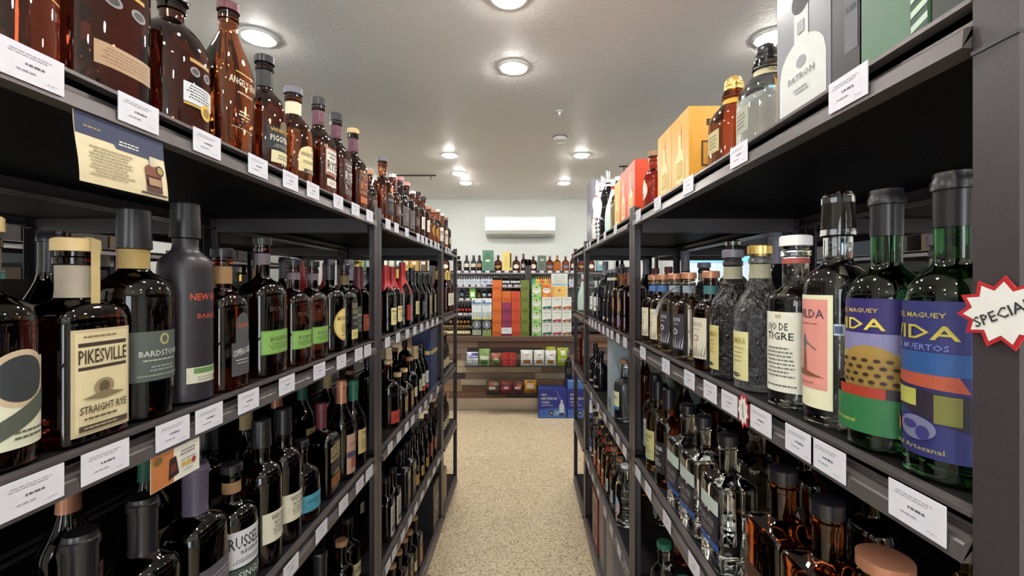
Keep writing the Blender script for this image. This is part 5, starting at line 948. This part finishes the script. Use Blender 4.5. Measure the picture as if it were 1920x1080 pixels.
bag('dark red snack bag, left of the two in the lower rack', 938, 960, W2, .13, {'bg': '8a2c30', 'spots': [(.3, .7, .35, .6, 'c8c0c0'), (.1, .9, .7, .85, '3a2430')]}); bag('dark red and orange snack bag beside the yellow one', 961, 981, W2, .13, {'bg': '6a2c34', 'spots': [(.2, .8, .35, .6, 'b8a8a8'), (.4, .9, .6, .8, 'b06030')]})
bag('golden yellow snack bag at the right of the lower rack', 983, 1006, W2, .155, {'bg': 'c8922c', 'spots': [(.25, .75, .35, .65, 'c8c4bc'), (.2, .8, .8, .9, '5a4020'), (.1, .9, .1, .25, 'a87420')]})
# ------------------------------------------------------------------ blue vodka cartons on the floor
vk = [('r', 0, 16.5, 31, 31.5, '2a2f86'), ('p', [(-15.4, .8), (-15.4, 10), (15.4, 13), (15.4, .8)], '3a62b0'), ('e', 6, 6, 18, 5.5, '7a9cd0'), ('r', 0, 2.2, 31, 2.6, '4a74b8'),
      ('t', -9.6, 27.2, 2.6, 'NEW', 'd0d4e0', 6.2), ('t', -4.2, 22.8, 2.9, 'AMSTERDAM', 'd0d4e0', 18.6), ('t', -8.2, 18.4, 2.9, 'VODKA', 'd0d4e0', 9.6), ('l', -5, 15.0, 16, 2.0, 1, 'a8b8e0'),
      ('p', [(3.6, 32), (5.2, 32), (11, 20), (9, 20)], '5a68b0'), ('a', 10.6, 10.6, 5.6, 13.5, 'c0ccd8'), ('r', 10.6, 18.6, 2.4, 4.6, 'c0ccd8'), ('r', 10.6, 4.6, 6.0, 3.6, '3a3f58'), ('e', -1.2, 6.4, 6.0, 6.0, '1c1c2c'), ('t', -1.2, 6.4, 3.0, 'NA', 'c8ccd8', 3.4)]
vd = 5.12
for p0, z, l, dy in ((1009.5, 0, 'blue vodka carton on the floor, left of the pair by the counter', 0), (1063.5, 0, 'blue vodka carton on the floor, right one under another carton', 0), (1063.5, .336, 'blue vodka carton stacked on top of the right floor carton', 0)):
    x0 = (p0 - 983) * vd / F
    if z: hh = .10
    carton('vodka_carton', l, 'box', 'blue vodka cartons', (x0 + .1635, vd + .11, z + .0008), 0, .325, .22, .333 if not z else .112, '2c3c88', vk if not z else [('r', 0, 5.6, 31, 10.6, '4a74b8'), ('r', 0, 9.6, 31, 1.4, '88a8d8'), ('e', 10, 7, 5.4, 4.4, '1c1c2c')], [('r', 0, 16, 20, 30, '33409a')] if not z else ())
put_bottle('champagne', ((1067 - 983) * vd / F, vd + .075, .4495), 0, 'tall dark bottle standing on the stacked blue vodka cartons', 'display bottles')
# ------------------------------------------------------------------ air conditioner
root = empty('air_conditioner', ((975.5 - 983) * 5.75 / F, WY, 2.187)); tag(root, 'white wall-mounted split air conditioner above the back shelves', 'air conditioner')
acw = pm('ac_plastic', (.90, .91, .90), .35); mb = MB(); W_ = .46; prof = [(0, .0), (-.10, 0), (-.165, .028), (-.205, .07), (-.215, .13), (-.205, .235), (-.17, .257), (0, .257)]
n = len(prof); vs = [(-W_, y, z) for y, z in prof] + [(W_, y, z) for y, z in prof]
mb.add(vs, [(i, n + i, n + (i + 1) % n, (i + 1) % n) for i in range(n)] + [tuple(range(n)), tuple(range(2 * n - 1, n - 1, -1))], acw); mb.build('housing', root, bevel=.008)
mb = MB(); mb.add([(-.41, -.118, .005), (.41, -.118, .005), (.41, -.168, .027), (-.41, -.168, .027), (-.41, -.112, .001), (.41, -.112, .001), (.41, -.162, .020), (-.41, -.162, .020)], [(0, 3, 2, 1), (4, 5, 6, 7), (0, 1, 5, 4), (2, 3, 7, 6), (0, 4, 7, 3), (1, 2, 6, 5)], pm('ac_flap', (.62, .62, .58), .4)); mb.build('louver', root)
mb = MB(); mb.box(-.44, .44, -.217, -.205, .045, .048, pm('ac_gap', (.25, .25, .24), .5)); mb.build('panel_gap', root)
# ------------------------------------------------------------------ ceiling fittings
root = empty('smoke_detector', ((1050 - 983) * 3.46 / F, 3.46, CEIL)); tag(root, 'white round smoke detector with dark rim on the ceiling', 'smoke detector')
mb = MB(); mb.lathe([(-.0005, .058), (-.028, .052), (-.036, .040), (-.038, .015)], ring_m, 28); mb.build('detector_body', root)
mb = MB(); mb.lathe([(-.008, .0590), (-.0005, .0605)], CAPM['grey'], 28, caps=False); mb.build('rim', root)
root = empty('sprinkler_head', ((1049 - 983) * 2.94 / F, 2.94, CEIL)); tag(root, 'small white sprinkler head on the ceiling above the aisle', 'sprinkler')
mb = MB(); mb.lathe([(-.0005, .024), (-.006, .022), (-.008, .010), (-.03, .008)], ring_m, 20); mb.build('escutcheon', root)
mb = MB(); mb.lathe([(-.034, .016), (-.031, .016)], CAPM['silver'], 16, smooth=False); mb.build('deflector', root)
for i, (x, y, L) in enumerate([(-1.15, 4.66, .44), (1.12, 4.3, .40)]):
    root = empty('sign_track', (x, y, CEIL)); tag(root, 'thin black sign-hanging track on the ceiling, %s side' % ('left' if i == 0 else 'right'), 'ceiling track', 'ceiling tracks')
    mb = MB(); mb.box(-L / 2, L / 2, -.006, .006, -.012, -.0006, wire); mb.build('rail', root)
    for sx in (-.38, .38):
        mb = MB(); mb.box(L * sx - .004, L * sx + .004, -.004, .004, -.05, -.0125, wire); mb.build('hook', root)
# ------------------------------------------------------------------ the rest of the shop, seen only through the gaps
root = empty('glass_door_cooler', (2.35, 5.30, 0)); tag(root, 'tall drinks cooler with lit blue header right of the back counter', 'cooler')
cw = pm('cooler_white', (.75, .78, .8), .4)
mb = MB(); mb.box(-.5, .5, 0, .62, .002, 2.05, cw); mb.build('cabinet', root)
mb = MB(); mb.box(-.48, .48, -.02, -.001, 1.82, 2.02, pm('cooler_header', (.2, .5, .8), .4, emis=(.2, .6, .95, 1), es=.45)); mb.build('lit_header', root)
for k in (-.24, .24):
    mb = MB(); mb.box(k - .23, k + .23, -.03, -.001, .12, 1.80, pm('cooler_glass', (.6, .72, .8), .1, emis=(.75, .88, 1, 1), es=.18)); dr = mb.build('cooler_door', root)
    mb = MB(); mb.box(k * .3 - .01, k * .3 + .01, -.06, -.031, .7, 1.3, CAPM['black']); mb.build('handle', dr)
root = empty('white_door', (XL + .03, 3.95, 0)); tag(root, 'white panelled door in the left wall beyond the racks', 'door'); 
mb = MB(); mb.box(-.026, .02, -.38, .38, .002, 2.05, wallm); mb.build('door_leaf', root)
mb = MB(); mb.box(-.026, .035, -.46, -.382, .002, 2.12, ring_m); mb.box(-.026, .035, .382, .46, .002, 2.12, ring_m); mb.box(-.026, .035, -.38, .38, 2.052, 2.12, ring_m); mb.build('door_frame', root)
def wall_rack(y0, y1, k, sd='left'):
    r_ = rack('wall_shelving_rack', '%s black rack standing against the %s wall' % (k, sd), -1 if sd == 'left' else 1, XL + .5 if sd == 'left' else XR - .5, y0, y1, LV[:3], 1.827, 'racks by the side walls', dep=.46)
    if sd == 'right': return
    kk = ['strip_yellow', 'tan_label', 'clear_wl', 'gold_neck', 'maker']; n_ = 7
    for i in range(n_):
        for lv in (1,):
            key = kk[(i + lv) % 5]; put_bottle(key, (XL + .42, y0 + .12 + i * (y1 - y0 - .24) / (n_ - 1), LV[lv] + .0012), PI / 2, '%s, %s along %s left wall rack' % (SPEC[key]['desc'], ORD[i + 1], k), 'bottles on the left wall racks')
wall_rack(2.4, 3.62, 'nearer'); wall_rack(4.25, 5.3, 'farther')
wall_rack(2.1, 3.5, 'nearer', 'right'); wall_rack(3.52, 4.9, 'farther', 'right')  # right wall racks added to darken the bright wall behind the gaps
for sd, k, (y0, y1) in (('left', 'nearer', (2.4, 3.62)), ('left', 'farther', (4.25, 5.3)), ('right', 'nearer', (2.1, 3.5)), ('right', 'farther', (3.52, 4.9))):  # dark cases added so the side walls look dark through the gaps
    for lv in (0, 1):
        for i in range(4):
            L = (y1 - y0 - .09) / 4; col = ['26201d', '4a3a2a', '1e1d22', '3a4038', '2c2422'][(i * 2 + lv) % 5]
            carton('added_dark_case', 'added dark case, %s on the %s of the %s %s wall rack' % (ORD[i + 1], SHN[lv], k, sd), 'box', 'added dark cases on the side wall racks', (XL + .20 if sd == 'left' else XR - .20, y0 + .045 + L * (i + .5), LV[lv] + .0012), 0, .22, L - .02, .30 + .03 * (i % 2), col)

# racks standing back to back with the aisle racks, stocked with dark cases added to keep the gaps black
for s in (-1, 1):
    sd = 'left' if s < 0 else 'right'; xb = XO[s] + s * (DEP + .03)
    for i, (a_, b_) in enumerate(YS):
        rack('steel_shelving_rack', 'black rack standing behind the %s %s aisle rack, back to back' % (sd, POS[i]), s, xb, a_, b_, LV, 1.827, 'racks standing behind the aisle racks')
        nb = 4 if i < 2 else 2
        for lv in (1, 2, 3, 4):
            for k in range(nb):
                L = (b_ - a_ - .09) / nb; y = a_ + .045 + L * (k + .5); h = [0, .17, .31, .30, .30][lv] + .02 * ((k * 7 + lv * 3) % 3)
                if lv > 1 and i == 2: continue
                carton('added_dark_case', 'added plain dark case, %s on the %s of rack behind %s %s rack' % (ORD[k + 1], SHN[lv], sd, POS[i]), 'box', 'added dark cases on the racks behind', (xb + s * .30, y, LV[lv] + .0012), 0, .34, L - .02, h, ['1d1817', '241d1a', '1a191c', '2a211b'][(k + lv) % 4])
